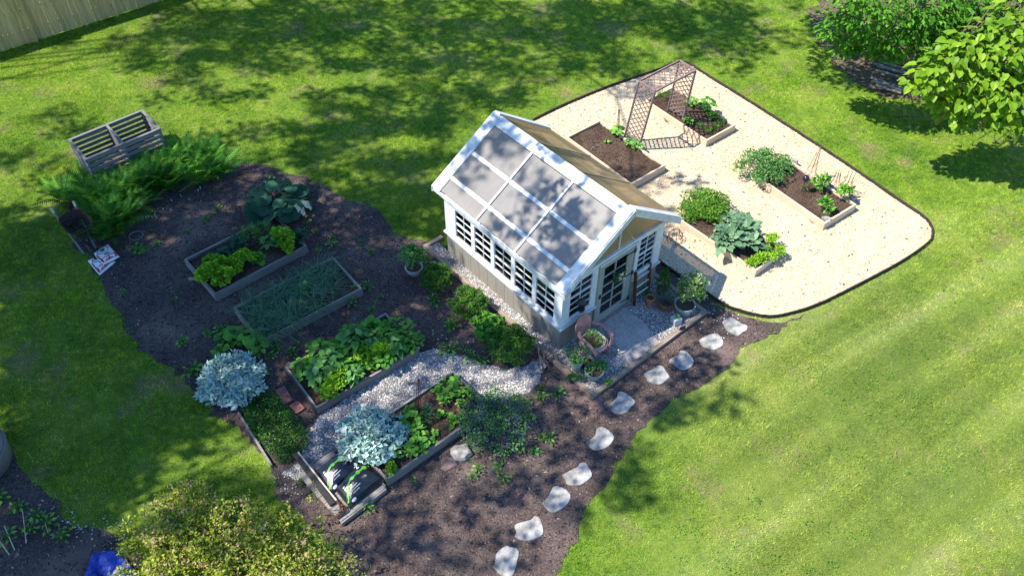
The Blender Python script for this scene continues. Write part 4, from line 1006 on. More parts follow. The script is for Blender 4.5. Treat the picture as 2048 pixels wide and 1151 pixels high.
def lattice(p00, p10, p11, p01, nu, nv, name):
    mb = MB(); nrm = unit(np.cross(p10-p00, p01-p00))
    P = lambda u, v: (p00*(1-u)+p10*u)*(1-v)+(p01*(1-u)+p11*u)*v
    for sgn, off in ((1, .006), (-1, -.006)):
        for k in range(-nv-nu, nv+nu+1):
            pts = []
            # line u*nu - sgn*v*nv = k
            for u in (0., 1.):
                v = sgn*(u*nu-k)/nv
                if -1e-6 <= v <= 1+1e-6: pts.append((u, v))
            for v in (0., 1.):
                u = (k+sgn*v*nv)/nu
                if 1e-6 < u < 1-1e-6: pts.append((u, v))
            if len(pts) >= 2:
                a, b = P(*pts[0]), P(*pts[1])
                if np.linalg.norm(b-a) > .05: mb.bar(a-ao+nrm*off, b-ao+nrm*off, .026, .010, nrm)
    o = mb.build(name, M['arbor'], ar); return o
sA = (ta-FA)*.16; sB = (tb-FB)*.12
lattice(FA+sA, FD+sA, td, ta, 3, 11, 'lattice_panel')
lattice(FB+sB, FC+sB, tc, tb, 3, 11, 'lattice_panel')
lattice(ta, td, tc, tb, 3, 8, 'lattice_panel')
def cone(px0, py0, px1, py1, z0, z1, r, n, label, m='wire', rings=(.25, .5, .75), wr=.006, top=.02):
    b = G(px0, py0, z0); tp = G(px1, py1, z1); d = tp-b
    t = thing('wire_cone', label, 'plant support', b, 0, 'wire plant supports')
    for i in range(n):
        a = 6.283*i/n; e = np.array([math.cos(a), math.sin(a), 0])
        MB().tube([e*r, d*.5+e*r*.5, d+e*top], wr, 4).build('wire_leg', M[m], t)
    for q in rings:
        an = np.linspace(0, 6.283, 13); rr = r*(1-q)+top*q
        MB().tube(np.stack([d[0]*q+np.cos(an)*rr, d[1]*q+np.sin(an)*rr, np.full(13, d[2]*q)], 1), wr*.8, 4).build('ring', M[m], t)
    return t
cone(1619, 352, 1641, 294, .2, 1.05, .15, 6, 'tall copper wire cone behind the black ball')
cone(1668, 377, 1678, 343, .1, .75, .17, 6, 'low wire cone beside the kerb edging, left of the pair', rings=(.3, .8), top=.05)
cone(1690, 380, 1705, 344, .1, .85, .18, 6, 'wire cone nearest the right corner of the pepper bed', rings=(.3, .6), top=.09)
cone(1236, 268, 1238, 219, .2, .98, .06, 4, 'thin dark wire cone in the bare soil bed left of the arbor', 'rust', rings=(.6,), top=.012)
cone(836, 828, 837, 757, .2, .85, .08, 4, 'slim rusty cone over the dark upright herb', 'rust', rings=(.3,), top=.012)
cone(690, 668, 692, 622, .2, .80, .07, 4, 'rusty cone standing among the leafy greens', 'rust', rings=(.5,), top=.012)
cone(487, 462, 480, 412, .05, .80, .07, 3, 'rusty rod tripod behind the lettuce bed', 'rust', rings=(), top=.012)
# black ball on a stake
c = G(1612, 356, .62); o = thing('garden_ball', 'shiny black ball on a stake in the pepper bed', 'garden ornament', (c[0], c[1], .17))
_s = np.linspace(-1.5, 1.5, 9)
MB().lathe([(max(.001, .085*math.cos(a)), .45+.085*math.sin(a)) for a in _s], 16).build('ball', flat('black_glossy_globe', (.012, .012, .02), .12, .6, .2, 5), o, smooth=True)
MB().tube([(0, 0, -.05), (0, 0, .37)], .012, 6).build('stake', M['rust'], o)
# wire cloche by the greenhouse corner
c = G(1349, 480, .0); o = thing('wire_cloche', 'rusty domed wire cloche lying beside the greenhouse on wood chips', 'cloche', c)
an = np.linspace(0, 6.283, 17)
for q, z in ((.19, .02), (.17, .18), (.08, .32)):
    MB().tube(np.stack([np.cos(an)*q, np.sin(an)*q, np.full(17, z)], 1), .008, 4).build('hoop', M['rust'], o)
for i in range(8):
    a = 6.283*i/8; e = np.array([math.cos(a), math.sin(a), 0]); MB().tube([e*.19, e*.17+[0, 0, .18], e*.08+[0, 0, .32]], .006, 4).build('rib', M['rust'], o)
# flat stones tucked at the pepper bed edges
def slabstone(name, label, cat, px, py, r, h, m, z=0., n=9, squash=.7, rot=0., group=None):
    c = G(px, py, z); a = np.linspace(0, 6.283, n, endpoint=False)+rng.normal(0, .12, n); q = r*rng.uniform(.78, 1.12, n)
    P = np.stack([np.cos(a)*q, np.sin(a)*q*squash], 1); cs, sn = math.cos(rot), math.sin(rot); P = P@np.array([[cs, sn], [-sn, cs]])
    mb = MB(); lo = np.c_[P*.98, np.full(n, -.01)]; mid = np.c_[P, np.full(n, h*.55)]; hi = np.c_[P*.84, np.full(n, h)+rng.normal(0, h*.06, n)]
    mb.add(np.r_[lo, mid, hi, [[0, 0, h*1.05]]], [(i+k*n, (i+1) % n+k*n, (i+1) % n+(k+1)*n, i+(k+1)*n) for k in (0, 1) for i in range(n)])
    mb.F.append(np.array([(2*n+i, 2*n+(i+1) % n, 3*n) for i in range(n)])); mb.T.append(np.full(n, .5))
    return tag(mb.build(name, M[m], loc=c), label, cat, group)
slabstone('flat_stone', 'flat stone at the far edge of the pepper bed beside the herb bush', 'stone', 1585, 326, .15, .13, 'stone', 0.1, squash=.45, rot=-.6)
slabstone('flat_stone', 'flat stone leaning at the middle of the pepper bed far edge', 'stone', 1657, 376, .16, .12, 'stone', 0.12, squash=.45, rot=-.6)
slabstone('flat_stone', 'pale flat stone inside the closest corner of the pepper bed', 'stone', 1653, 441, .14, .10, 'stone', .17, squash=.5, rot=-.6)
slabstone('flat_stone', 'grey stone by the right hand corner of the pepper bed', 'stone', 1704, 398, .11, .11, 'rock', .17, squash=.6)
slabstone('round_rock', 'rounded grey rock below the catmint', 'rock', 923, 908, .23, .13, 'rock', 0, 11, .85)
slabstone('flagstone', 'mauve three cornered flagstone against the rounded grey rock', 'flagstone', 897, 927, .21, .05, 'redrock', 0, 6, .75, .6)
slabstone('small_rock', 'small rock at the left corner of the lettuce bed', 'rock', 383, 559, .07, .06, 'rock')
for px, py, L_, lab, rt in ((569, 792, .42, 'long red brick paver by the dark bed end', -.95), (595, 816, .26, 'short red brick paver nearest the gravel path', -.8)):
    mb = MB(); mb.bx(-L_/2, L_/2, -.10, .10, 0, .055); tag(mb.build('brick', M['brick'], loc=G(px, py, .01), rotz=rt), lab, 'brick', 'brick pavers')
mb = MB(); mb.bx(-.11, .11, -.055, .055, 0, .09); tag(mb.build('brick', M['redrock'], loc=G(676, 897, .13), rotz=.9), 'dark brick lying on the pallet edge by the silver bush', 'brick')
p, q = G(478, 828, 0), G(545, 935, 0)
tag(MB().bar(p+[0, 0, .05], q+[0, 0, .05], .04, .11).build('edging_board', M['greywood']), 'thin grey edging board between the thyme mat and the lawn', 'edging board')

# ---- stepping stones (outlines read from the photo)
def zs(x, y): return 940+x*.30498, 800+y*.30498
def zt(x, y): return 1100+x*.13903, 660+y*.13903
def zu(x, y): return 1240+x*.13903, 520+y*.13903
ST = [
 ('palest stepping stone, first in the path by the platform corner', [zu(*q) for q in ((1475, 885), (1495, 855), (1560, 815), (1620, 822), (1760, 908), (1825, 928), (1838, 965), (1825, 1000), (1760, 1040), (1700, 1078), (1600, 1040), (1530, 995))]),
 ('second stepping stone of the path, partly in dappled shade', [(1398, 679), (1410, 671), (1426, 666), (1437, 667), (1447, 681), (1444, 691), (1428, 698), (1410, 693), (1402, 689)]),
 ('third stepping stone of the path, with a rounded knob at its top', [zt(*q) for q in ((1713, 430), (1735, 405), (1800, 368), (1850, 342), (1875, 290), (1905, 280), (1960, 292), (2010, 345), (2070, 425), (2045, 500), (1965, 556), (1860, 548), (1775, 480), (1730, 465))]),
 ('bluish stepping stone, fourth in the path, beside the platform edge', [zt(*q) for q in ((1343, 620), (1370, 598), (1500, 545), (1535, 508), (1575, 498), (1625, 512), (1685, 600), (1725, 665), (1690, 700), (1600, 766), (1480, 752), (1405, 715), (1385, 675))]),
 ('fifth stepping stone of the path, just off the platform corner', [zt(*q) for q in ((853, 1075), (880, 1040), (960, 965), (978, 890), (1020, 868), (1090, 895), (1160, 945), (1225, 1010), (1215, 1050), (1165, 1095), (1110, 1165), (1000, 1200), (900, 1165), (865, 1120))]),
 ('sixth stepping stone of the path, first one beside the open lawn', [zs(*q) for q in ((766, 268), (820, 228), (832, 182), (868, 170), (915, 198), (946, 240), (910, 297), (830, 324), (788, 304))]),
 ('broad stepping stone in full sun, seventh in the path', [zs(*q) for q in ((607, 485), (640, 465), (700, 435), (725, 406), (765, 410), (802, 480), (785, 510), (722, 552), (642, 548), (625, 515))]),
 ('eighth stepping stone of the path, with a small chip near its edge', [zs(*q) for q in ((474, 665), (512, 628), (538, 575), (560, 557), (600, 565), (640, 590), (661, 630), (628, 688), (550, 731), (500, 706))]),
 ('ninth stepping stone of the path, second from the bottom of the photo', [zs(*q) for q in ((291, 885), (303, 855), (293, 830), (305, 805), (400, 778), (425, 755), (462, 772), (482, 850), (470, 882), (385, 917), (330, 910))]),
 ('stepping stone at the bottom end of the path', [zs(*q) for q in ((147, 1085), (165, 1050), (175, 995), (235, 950), (262, 956), (300, 964), (323, 990), (310, 1050), (280, 1146), (225, 1148), (190, 1130))]),
]
for lab, pts in ST:
    q = np.array([G(x, y, .04) for x, y in pts]); c = q.mean(0); r = cubic(np.r_[q, q[:1]], 34)[:-1]; r = r-[c[0], c[1], 0]; n = len(r)
    if np.sum(r[:, 0]*np.roll(r[:, 1], -1)-np.roll(r[:, 0], -1)*r[:, 1]) < 0: r = r[::-1]
    mb = MB(); rings = [(1., -.02), (1., .018), (.965, .034)]
    V = np.concatenate([np.c_[r[:, :2]*s, np.full(n, z)+(rng.normal(0, .0015, n) if z > .03 else 0)] for s, z in rings] + [np.array([[0, 0, .034]])])
    mb.add(V, [(i+k*n, (i+1) % n+k*n, (i+1) % n+(k+1)*n, i+(k+1)*n) for k in (0, 1) for i in range(n)])
    mb.F.append(np.array([(2*n+i, 2*n+(i+1) % n, 3*n) for i in range(n)])); mb.T.append(np.full(n, .5))
    tag(mb.build('stepping_stone', M['stone'], loc=(c[0], c[1], .0)), lab, 'stepping stone', 'stepping stones along the mulch path')

# ================================================================ AROUND THE GREENHOUSE FRONT
# ladder rack leaning by the right window
f0, f1 = hinv(G(1270, 611, .05)), hinv(G(1294, 589, .05))
ld = thing('wooden_ladder', 'short dark red wooden ladder leaning beside the greenhouse door', 'ladder', HO, HA)
u0, u1 = f0[0], f1[0]; v0 = -.17
for u in (u0, u1): MB().bar((u, v0, .04), (u, -.07, 1.02), .06, .045, (1, 0, 0)).build('side_rail', M['rust'], ld)
for q in (.28, .52, .76): MB().bar((u0+.02, v0+.10*q, .05+.98*q), (u1-.02, v0+.10*q, .05+.98*q), .03, .03).build('rung', M['offwhite'], ld)
MB().bar((u0+.02, v0+.095, .97), (u1-.02, v0+.095, .97), .025, .08).build('top_board', M['white'], ld)
# lantern hanging in front of the left window
c = hp(.42, -.14, 0); ln = thing('lantern', 'black lantern hanging in front of the left front window', 'lantern', (c[0], c[1], 1.12), HA)
MB().lathe([(.001, 0), (.075, .0), (.085, .03), (.07, .05), (.07, .06)], 12).build('base', M['dark'], ln)
for a in (0.6, 2.2, 3.7, 5.3): MB().tube([(.068*math.cos(a), .068*math.sin(a), .05), (.068*math.cos(a), .068*math.sin(a), .25)], .008, 4).build('bar', M['dark'], ln)
MB().lathe([(.055, .055), (.055, .24)], 12).build('lantern_glass', M['glass'], ln)
MB().lathe([(.095, .245), (.09, .27), (.03, .34), (.001, .35)], 12).build('cap', M['dark'], ln)
an = np.linspace(0, math.pi, 9); MB().tube(np.stack([.05*np.cos(an), 0*an, .33+.12*np.sin(an)], 1), .006, 4).build('handle', M['dark'], ln)
MB().tube([(0, 0, .45), (0, 0, .80)], .004, 4).build('hook', M['dark'], ln)
# wreath on the door
wc = hp(1.60, -.055, 1.30); wr_ = thing('wreath', 'dark green wreath with cream dried flowers on the greenhouse door', 'wreath', wc, HA)
mb = MB(); n = 300; a = rng.uniform(0, 6.283, n); P = np.stack([.15*np.cos(a), rng.normal(-.015, .018, n), .15*np.sin(a)], 1)+rng.normal(0, .02, (n, 3))*[1, .4, 1]
scatter(mb, T_LONG, P, unit(np.stack([-np.sin(a), -.4+0*a, np.cos(a)], 1)+rdir(n)*.7), np.array([0, -1., .2])+rdir(n)*.3, .075, rng.random(n)); mb.build('leaves', M['deep'], wr_)
mb = MB(); n = 40; P = np.array([.05, -.06, -.04])+rng.normal(0, .05, (n, 3))*[1, .4, 1.4]; scatter(mb, T_OVAL, P, rdir(n), np.array([0, -1., .3])+rdir(n)*.3, .07, rng.random(n)); mb.build('dried_flowers', M['cream'], wr_)
# pots on the right of the pad
pg_ = 'pots beside the greenhouse door'
def gp(px, py): return G(px, py, .05)
o = pot('tall_clay_pot', 'tall clay pot like a chimney nearest the ladder', gp(1298, 610), .095, .27, 'terracotta', pg_)
o = pot('clay_bowl', 'wide clay bowl on a saucer under wispy grey foliage', gp(1331, 611), .17, .15, 'terracotta', pg_)
MB().lathe([(.001, .0), (.20, .0), (.22, .03), (.205, .03), (.001, .012)], 22).build('saucer', M['terracotta'], o)
mb = tuft(150, .42, .008, 1.2, r0=.12); tag(mb.build('wispy_plant', M['wispy'], loc=gp(1331, 611)+[0, 0, .12]), 'wispy grey green plant in the wide clay bowl', 'plant')
pot('conifer_pot', 'dark pot behind the wide clay bowl by the house wall', gp(1322, 588), .12, .18, 'rust', pg_)
mb = MB(); n = 900; hh = rng.random(n)**.8; a = rng.uniform(0, 6.283, n); rr = .19*(1-hh*.8)*rng.uniform(.6, 1.05, n); P = np.stack([rr*np.cos(a), rr*np.sin(a), .02+.62*hh], 1)
scatter(mb, T_OVAL, P, unit(np.stack([np.cos(a)*.5, np.sin(a)*.5, 1+0*a], 1)+rdir(n)*.5), rdir(n), .05, rng.random(n)); o = mb.build('dwarf_conifer', M['thyme'], loc=gp(1322, 588)+[0, 0, .15]); tag(o, 'small cone shaped conifer beside the ladder', 'conifer'); MB().tube([(0, 0, -.03), (0, 0, .4)], [.02, .006], 5).build('trunk', M['bark'], o)
mb = clump(160, (.10, .10, .22), T_OVAL, .06, 5, .5); tag(mb.build('fern_like_plant', M['herb'], loc=gp(1291, 590)), 'small green plant between ladder foot and tall clay pot', 'plant')
o = pot('zinc_tub', 'wide grey tub under the pale flowering plant', gp(1367, 622), .24, .25, 'zinc', pg_, rim=False)
mb = clump(1150, (.36, .33, .78), T_OVAL, .075, 22, .36, thi=1.); o = mb.build('flowering_plant', M['variegated'], loc=gp(1368, 620)+[.08, .06, .20]); tag(o, 'tall pale green flowering plant in the grey tub', 'flowering plant'); stems(8, (.3, .3), .6, .006).build('stem', M['stem'], o)
p = gp(1372, 615); tag(MB().tube([(0, 0, .1), (.06, .12, 1.15)], [.010, .007], 5).build('garden_stake', M['twig'], loc=p), 'thin bare stake rising out of the flowering plant', 'stake')
c = gp(1351, 645); o = thing('square_planter', 'small square white planter with a dark spot and green shoots', 'plant pot', c, HA-.3)
mb = MB(); mb.bx(-.09, .09, -.09, .09, 0, .17); mb.build('box', M['offwhite'], o); mb = MB(); mb.bx(-.075, .075, -.075, .075, .171, .176); mb.build('soil', M['soil'], o)
MB().lathe([(.001, 0), (.02, 0), (.02, .004), (.001, .004)], 10).build('hole', M['dark'], o); o.children[-1].rotation_euler = (R(90), 0, 0); o.children[-1].location = (.0, -.09, .09)
tag(rosette(12, T_LONG, .13, 1., (.6, 1.3)).build('succulent', M['green'], loc=c+[0, 0, .17]), 'green shoots growing in the square white planter', 'plant')
# pink shell chair holding a big pot
cc = gp(1184, 705); ch = thing('metal_chair', 'faded pink metal shell chair with a round pot sunk in its seat', 'chair', cc, HA-math.pi/2)
# chair local: faces +x (along the gable front), back at -x
mb = MB(); n = 14; v = []; 
for i in range(n):
    a = 2*math.pi*i/n; v.append((-.27-.10*(.5+.5*math.sin(a)), .23*math.cos(a), .62+.27*math.sin(a)))
v2 = [(x-.022, y, z) for x, y, z in v]
mb.add(np.array(v+v2), [(i, (i+1) % n, n+(i+1) % n, n+i) for i in range(n)]); mb.F.append(np.array([list(range(n))[::-1]])); mb.T.append(np.array([.5])); mb.F.append(np.array([[n+i for i in range(n)]])); mb.T.append(np.array([.5]))
mb.build('backrest', M['pink'], ch)
for s in (-1, 1):
    pts = cubic([(-.27, .20*s, .60), (-.10, .29*s, .63), (.18, .30*s, .62), (.27, .26*s, .52), (.29, .20*s, .36)], 12)
    mb = MB()
    for i in range(len(pts)-1): mb.bar(pts[i], pts[i+1]+(pts[i+1]-pts[i])*.05, .075, .018, (0, 0, 1) if i < 7 else (1, 0, .3))
    mb.build('armrest', M['pink'], ch)
    MB().tube(cubic([(.29, .20*s, .36), (.30, .22*s, .12), (.22, .23*s, .02), (-.20, .23*s, .02), (-.32, .22*s, .10)], 12), .014, 6).build('leg', M['pink'], ch)
mb = MB(); an = np.linspace(0, 6.283, 23)[:-1]
mb.lathe([(.255, .36), (.30, .35), (.305, .38), (.26, .39), (.255, .36)], 22); mb.build('seat_rim', M['pink'], ch)
o = pot('round_planter', 'dark round planter sunk in the seat of the pink chair', cc+[0, 0, .18], .245, .25, 'zinc', None)
tag(fluffy(260, .20, .22, size=.10).build('chair_plant', M['herb'], loc=cc+np.array([0, 0, .40])-HU*.05), 'feathery green plant growing in the pink chair planter', 'plant')
c = gp(1152, 740); pot('grey_churn', 'tall grey crock with a leafy shrub left of the pink chair', c, .125, .36, 'zinc', None)
o = clump(420, (.26, .26, .36), T_OVAL, .055, 14, .40).build('crock_shrub', M['herb'], loc=c+np.array([-.02, .02, .34])); tag(o, 'leafy shrub spilling out of the tall grey crock', 'shrub'); stems(6, (.2, .2), .3).build('stem', M['stem'], o)
c = gp(1187, 752); pot('glazed_pot', 'wide green glazed pot in front of the pink chair', c, .20, .22, 'glaze', None)
o = clump(300, (.22, .20, .22), T_OVAL, .06, 9, .5).build('trailing_plant', M['herb'], loc=c+np.array([.06, .03, .12])); tag(o, 'green trailing plant in the wide glazed pot', 'plant')
tag(clump(190, (.17, .12, .16), T_OVAL, .055, 7, .5).build('corner_weed', M['herb'], loc=gp(1152, 760)), 'low leafy plant at the platform corner by the fallen branch', 'plant')
tag(clump(90, (.09, .08, .10), T_OVAL, .05, 5, .5).build('corner_weed', M['green'], loc=gp(1215, 768)), 'small bright plant right of the glazed pot', 'plant')
c = gp(1172, 728); tag(MB().lathe([(.001, 0), (.13, .0), (.15, .04), (.14, .04), (.12, .015), (.001, .012)], 18).build('metal_dish', M['rust'], loc=c), 'rusty shallow dish lying behind the glazed pot', 'dish')
# rustic branches
def branch(name, label, pts, r, cat='branch', group=None):
    q = np.array([G(x, y, z) for x, y, z in pts]); mb = MB(); b = q[0].copy(); b[2] = 0
    m = cubic(q, 10)-b; m[1:-1] += rng.normal(0, .012, (8, 3)); mb.tube(m, np.linspace(r, r*.55, 10), 6); o = mb.build(name, M['twig'], loc=b); return tag(o, label, cat, group)
bg_ = 'rustic branches at the platform side'
branch('branch', 'upright forked branch leaning at the platform edge', [(1089, 742, 0), (1081, 712, .35), (1073, 668, .8)], .026, group=bg_)
branch('branch', 'short branch crossing in front of the upright one', [(1078, 716, .25), (1100, 709, .28), (1121, 697, .32)], .022, group=bg_)
branch('branch', 'long branch lying over the platform timber towards the crock', [(1098, 699, .30), (1118, 722, .22), (1154, 752, .12)], .026, group=bg_)
branch('branch', 'dark bent branch at the foot of the rustic branches', [(1100, 738, 0), (1091, 718, .25), (1085, 697, .45)], .022, group=bg_)

# ================================================================ COMPOST BIN
hB = .88
cL, cB, cR, cF = [G(*q, hB) for q in ((136.5, 281), (280.5, 222), (322.5, 256), (173, 318))]
bx_ = unit(((cB-cL)+(cR-cF))*[1, 1, 0]); yaw = math.atan2(bx_[1], bx_[0]); by_ = np.array([-bx_[1], bx_[0], 0])
LB = float(((cB-cL)+(cR-cF))@bx_)/2; WB = float(((cL-cF)+(cB-cR))@by_)/2
o0 = (cL+cB+cR+cF)/4 - bx_*LB/2 - by_*WB/2
cb = thing('compost_bin', 'grey slatted two bay compost bin behind the ferns', 'compost bin', (o0[0], o0[1], 0), yaw)
for x in (0, LB/2-.03, LB-.06):
    for y in (0, WB-.06): lbox('post', M['binwood'], cb, x, x+.06, y, y+.06, 0, hB-.015)
for z in np.arange(.04, hB-.1, .145):
    for y in (-.022, WB+.002): lbox('slat', M['binwood'], cb, -.02, LB+.02, y, y+.02, z, z+.095)
    for x in (-.022, LB+.002): lbox('slat', M['binwood'], cb, x, x+.02, .0, WB, z, z+.095)
mb = MB(); 
lbox('divider', M['binwood'], cb, LB/2-.012, LB/2+.012, .062, WB-.062, .03, hB-.03)
for y in (-.03, WB-.04): lbox('top_rail', M['binwood'], cb, -.03, LB+.03, y, y+.07, hB-.012, hB+.012)
for x in (-.03, LB/2-.035, LB-.04): lbox('top_rail', M['binwood'], cb, x, x+.07, .042, WB-.042, hB-.011, hB+.011)
mb = MB(); P = np.c_[rng.uniform(.08, LB-.08, 500), rng.uniform(.08, WB-.08, 500), rng.uniform(.10, .16, 500)]; scatter(mb, T_OVAL, P, hdir(500, .3), np.array([0, 0, 1.])+rdir(500)*.4, .10, rng.random(500)); mb.bx(.02, LB-.02, .02, WB-.02, .0, .11)
mb.build('compost', granular('compost', [(0, (.04, .025, .015)), (.6, (.15, .09, .05)), (1, (.34, .23, .13))]), cb)

# ================================================================ WHEELBARROW AND SOIL BAGS
M['oldiron'] = flat('dark_old_iron', (.055, .035, .028), .85, .2, .5, 14)
hA, hE = G(101, 416, .62), G(168, 507, .18)
wb = thing('wheelbarrow', 'old rusty wheelbarrow with weathered handles half hidden in the ferns', 'wheelbarrow', (*((hA+hE)/2)[:2], 0))
wo = np.array(wb.location); ax = unit((hE-hA)*[1, 1, 0]); sd_ = np.array([-ax[1], ax[0], 0])
if sd_[0] < 0: sd_ = -sd_
for s in (0, .52):
    a, b = hA+sd_*s-wo+np.array([0, 0, -.10 if s else 0]), hE+sd_*s*.55-wo
    MB().tube([a, a*.5+b*.5, b], .026, 6).build('handle', M['binwood'], wb); MB().tube([a, a+(b-a)*.12], .029, 6).build('grip', M['cedar'], wb)
m0 = (hA+hE)/2 - wo + sd_*.24; L2 = np.linalg.norm(hE-hA)
mb = MB(); n = 18; rim = []; bot = []
for i in range(n):
    a = 2*math.pi*i/n; cx, cy = math.cos(a), math.sin(a)
    e = abs(cx)**.6*np.sign(cx), abs(cy)**.6*np.sign(cy)
    rim.append(m0+ax*(.10+e[0]*.46)+sd_*e[1]*.30+[0, 0, .20]); bot.append(m0+ax*(.06+e[0]*.24)+sd_*e[1]*.18+[0, 0, -.06])
rim2 = [q*1.-[0, 0, .02] for q in rim]
V = np.array(rim+bot+[m0+ax*.06+[0, 0, -.07]])
mb.add(V, [(i, (i+1) % n, n+(i+1) % n, n+i) for i in range(n)]); mb.F.append(np.array([(n+i, n+(i+1) % n, 2*n) for i in range(n)])); mb.T.append(np.full(n, .5)); mb.build('tray', M['oldiron'], wb)
MB().tube(np.array(rim+rim[:1]), .013, 5).build('tray_rim', M['rust'], wb)
w0 = hE-wo+sd_*.13+ax*.10; an = np.linspace(0, 6.283, 19)
MB().tube(np.array([w0*[1, 1, 0]+[0, 0, .19]+ax*.17*math.cos(a)+np.array([0, 0, .17*math.sin(a)]) for a in an]), .028, 6).build('wheel', M['dark'], wb)
for s in (.06, .40): MB().tube([m0-ax*.25+sd_*(s-.24), m0-ax*.30+sd_*(s-.24)-[0, 0, m0[2]]], .018, 5).build('leg', M['rust'], wb)
# ---- printed bags: a pillow mesh with decals 3 mm above it
def pillow(px_corners, z, h, nu=16, nv=12):
    """corner pixels in order a b c d at height z; returns surface function"""
    C = [G(x, y, z) for x, y in px_corners]
    def S(u, v, off=0.):
        p = (C[0]*(1-u)+C[1]*u)*(1-v)+(C[3]*(1-u)+C[2]*u)*v
        e = (max(0., 4*u*(1-u))**.45)*(max(0., 4*v*(1-v))**.45)
        p = p.copy(); p[2] = z + h*e*(1+.10*math.sin(9*u+1)*math.sin(8*v)) + off; return p
    mb = MB(); V = []; 
    for i in range(nu+1):
        for j in range(nv+1): V.append(S(i/nu, j/nv))
    nb = len(V); V += [np.array([p[0], p[1], z-.015]) for p in [S(i/nu, j/nv) for i in range(nu+1) for j in range(nv+1)]]
    f = [(i*(nv+1)+j, (i+1)*(nv+1)+j, (i+1)*(nv+1)+j+1, i*(nv+1)+j+1) for i in range(nu) for j in range(nv)]
    fb = [tuple(nb+k for k in q[::-1]) for q in f]
    ed = [i*(nv+1) for i in range(nu+1)] + [nu*(nv+1)+j for j in range(1, nv+1)] + [i*(nv+1)+nv for i in range(nu-1, -1, -1)] + [j for j in range(nv-1, 0, -1)]
    fs = [(ed[k], nb+ed[k], nb+ed[(k+1) % len(ed)], ed[(k+1) % len(ed)]) for k in range(len(ed))]
    ar = np.cross(np.array(V[f[0][1]])-V[f[0][0]], np.array(V[f[0][3]])-V[f[0][0]])[2]
    ff = np.array(f+fb+fs); ff = ff if ar > 0 else ff[:, ::-1]
    base = (C[0]+C[1]+C[2]+C[3])/4; base[2] = z
    mb.add(np.array(V)-base, ff); return mb, S, base
def decal(S, base, pts, off=.006, sub=1):
    """flat printed shape given as polygon in bag coordinates, laid on the bag"""
    pts = [np.array(q, float) for q in pts]; out = []
    for i in range(len(pts)):
        a, b = pts[i], pts[(i+1) % len(pts)]
        for k in range(sub): out.append(a+(b-a)*k/sub)
    c = np.mean(out, 0); V = [S(*q, off)-base for q in out]+[S(*c, off)-base]; n = len(out)
    f = np.array([(i, (i+1) % n, n) for i in range(n)]); V = np.array(V)
    if np.cross(V[f[0][1]]-V[f[0][0]], V[n]-V[f[0][0]])[2] < 0: f = f[:, ::-1]
    return V, f
def printed(S, base, shapes, name, m, parent, off=.006):
    mb = MB()
    for s in shapes: V, f = decal(S, base, s, off, 5); mb.add(V, f)
    return mb.build(name, M[m], parent)
def words(S, base, text, o, ex, ey, m, parent, off=.009, name='lettering'):
    """text in bag coordinates: baseline start o, ex = advance per unit, ey = cap height direction"""
    cu = bpy.data.curves.new('t', 'FONT'); cu.body = text; cu.size = 1; cu.offset = .012; ob = bpy.data.objects.new('t', cu); COL.objects.link(ob)
    dg = bpy.context.evaluated_depsgraph_get(); me = bpy.data.meshes.new_from_object(ob.evaluated_get(dg)); bpy.data.objects.remove(ob)
    o, ex, ey = [np.array(q, float) for q in (o, ex, ey)]
    for vtx in me.vertices:
        q = o+ex*vtx.co.x+ey*vtx.co.y; q = np.clip(q, .005, .995); p = S(q[0], q[1], off)-base; vtx.co = Vector([float(k) for k in p])
    me.update()
    if len(me.polygons) and me.polygons[0].normal.z < 0: me.flip_normals()
    me.materials.clear(); me.materials.append(M[m]); r = bpy.data.objects.new(name, me); COL.objects.link(r); r.parent = parent; return r
def circ(c, ru, rv, n=12): return [(c[0]+ru*math.cos(6.283*i/n), c[1]+rv*math.sin(6.283*i/n)) for i in range(n)]
def ringshape(c, ru, rv, k=.8, n=16):
    out = []
    for i in range(n):
        a, b = 6.283*i/n, 6.283*(i+1)/n
        out.append([(c[0]+ru*math.cos(a), c[1]+rv*math.sin(a)), (c[0]+ru*math.cos(b), c[1]+rv*math.sin(b)), (c[0]+ru*k*math.cos(b), c[1]+rv*k*math.sin(b)), (c[0]+ru*k*math.cos(a), c[1]+rv*k*math.sin(a))])
    return out
def soilbag(corners, z, label):
    mb, S, base = pillow(corners, z, .07); o = mb.build('soil_bag', M['whitebag'], loc=base); tag(o, label, 'soil bag', 'printed soil bags')
    # u runs along the top edge (left to right), v runs down the bag to the red band
    printed(S, base, [[(.10, .70), (.92, .70), (.92, .94), (.04, .94)], [(.03, .30), (.10, .30), (.10, .70), (.03, .94)]], 'red_band', 'bagred', o)
    printed(S, base, [[(.94, .05), (.985, .05), (.985, .95), (.94, .95)]], 'red_edge', 'bagred', o)
    printed(S, base, ringshape((.48, .27), .34, .22, .90)+[circ((.48, .25), .15, .08), [(.44, .27), (.52, .27), (.53, .37), (.43, .37)]], 'tree_logo', 'baglogo', o)
    printed(S, base, [[(.38, .56), (.68, .56), (.68, .64), (.38, .64)]], 'green_label', 'baglogo', o)
    words(S, base, 'TOP SOIL', (.20, .89), (.155, 0), (0, -.20), 'ink', o)
soilbag([(175, 521), (208, 503), (231, 523), (199, 550)], .03, 'lower white and red topsoil bag, half covered by the other')
soilbag([(186, 507), (217, 487), (239, 513), (207, 529)], .11, 'upper white and red topsoil bag beside the wheelbarrow')

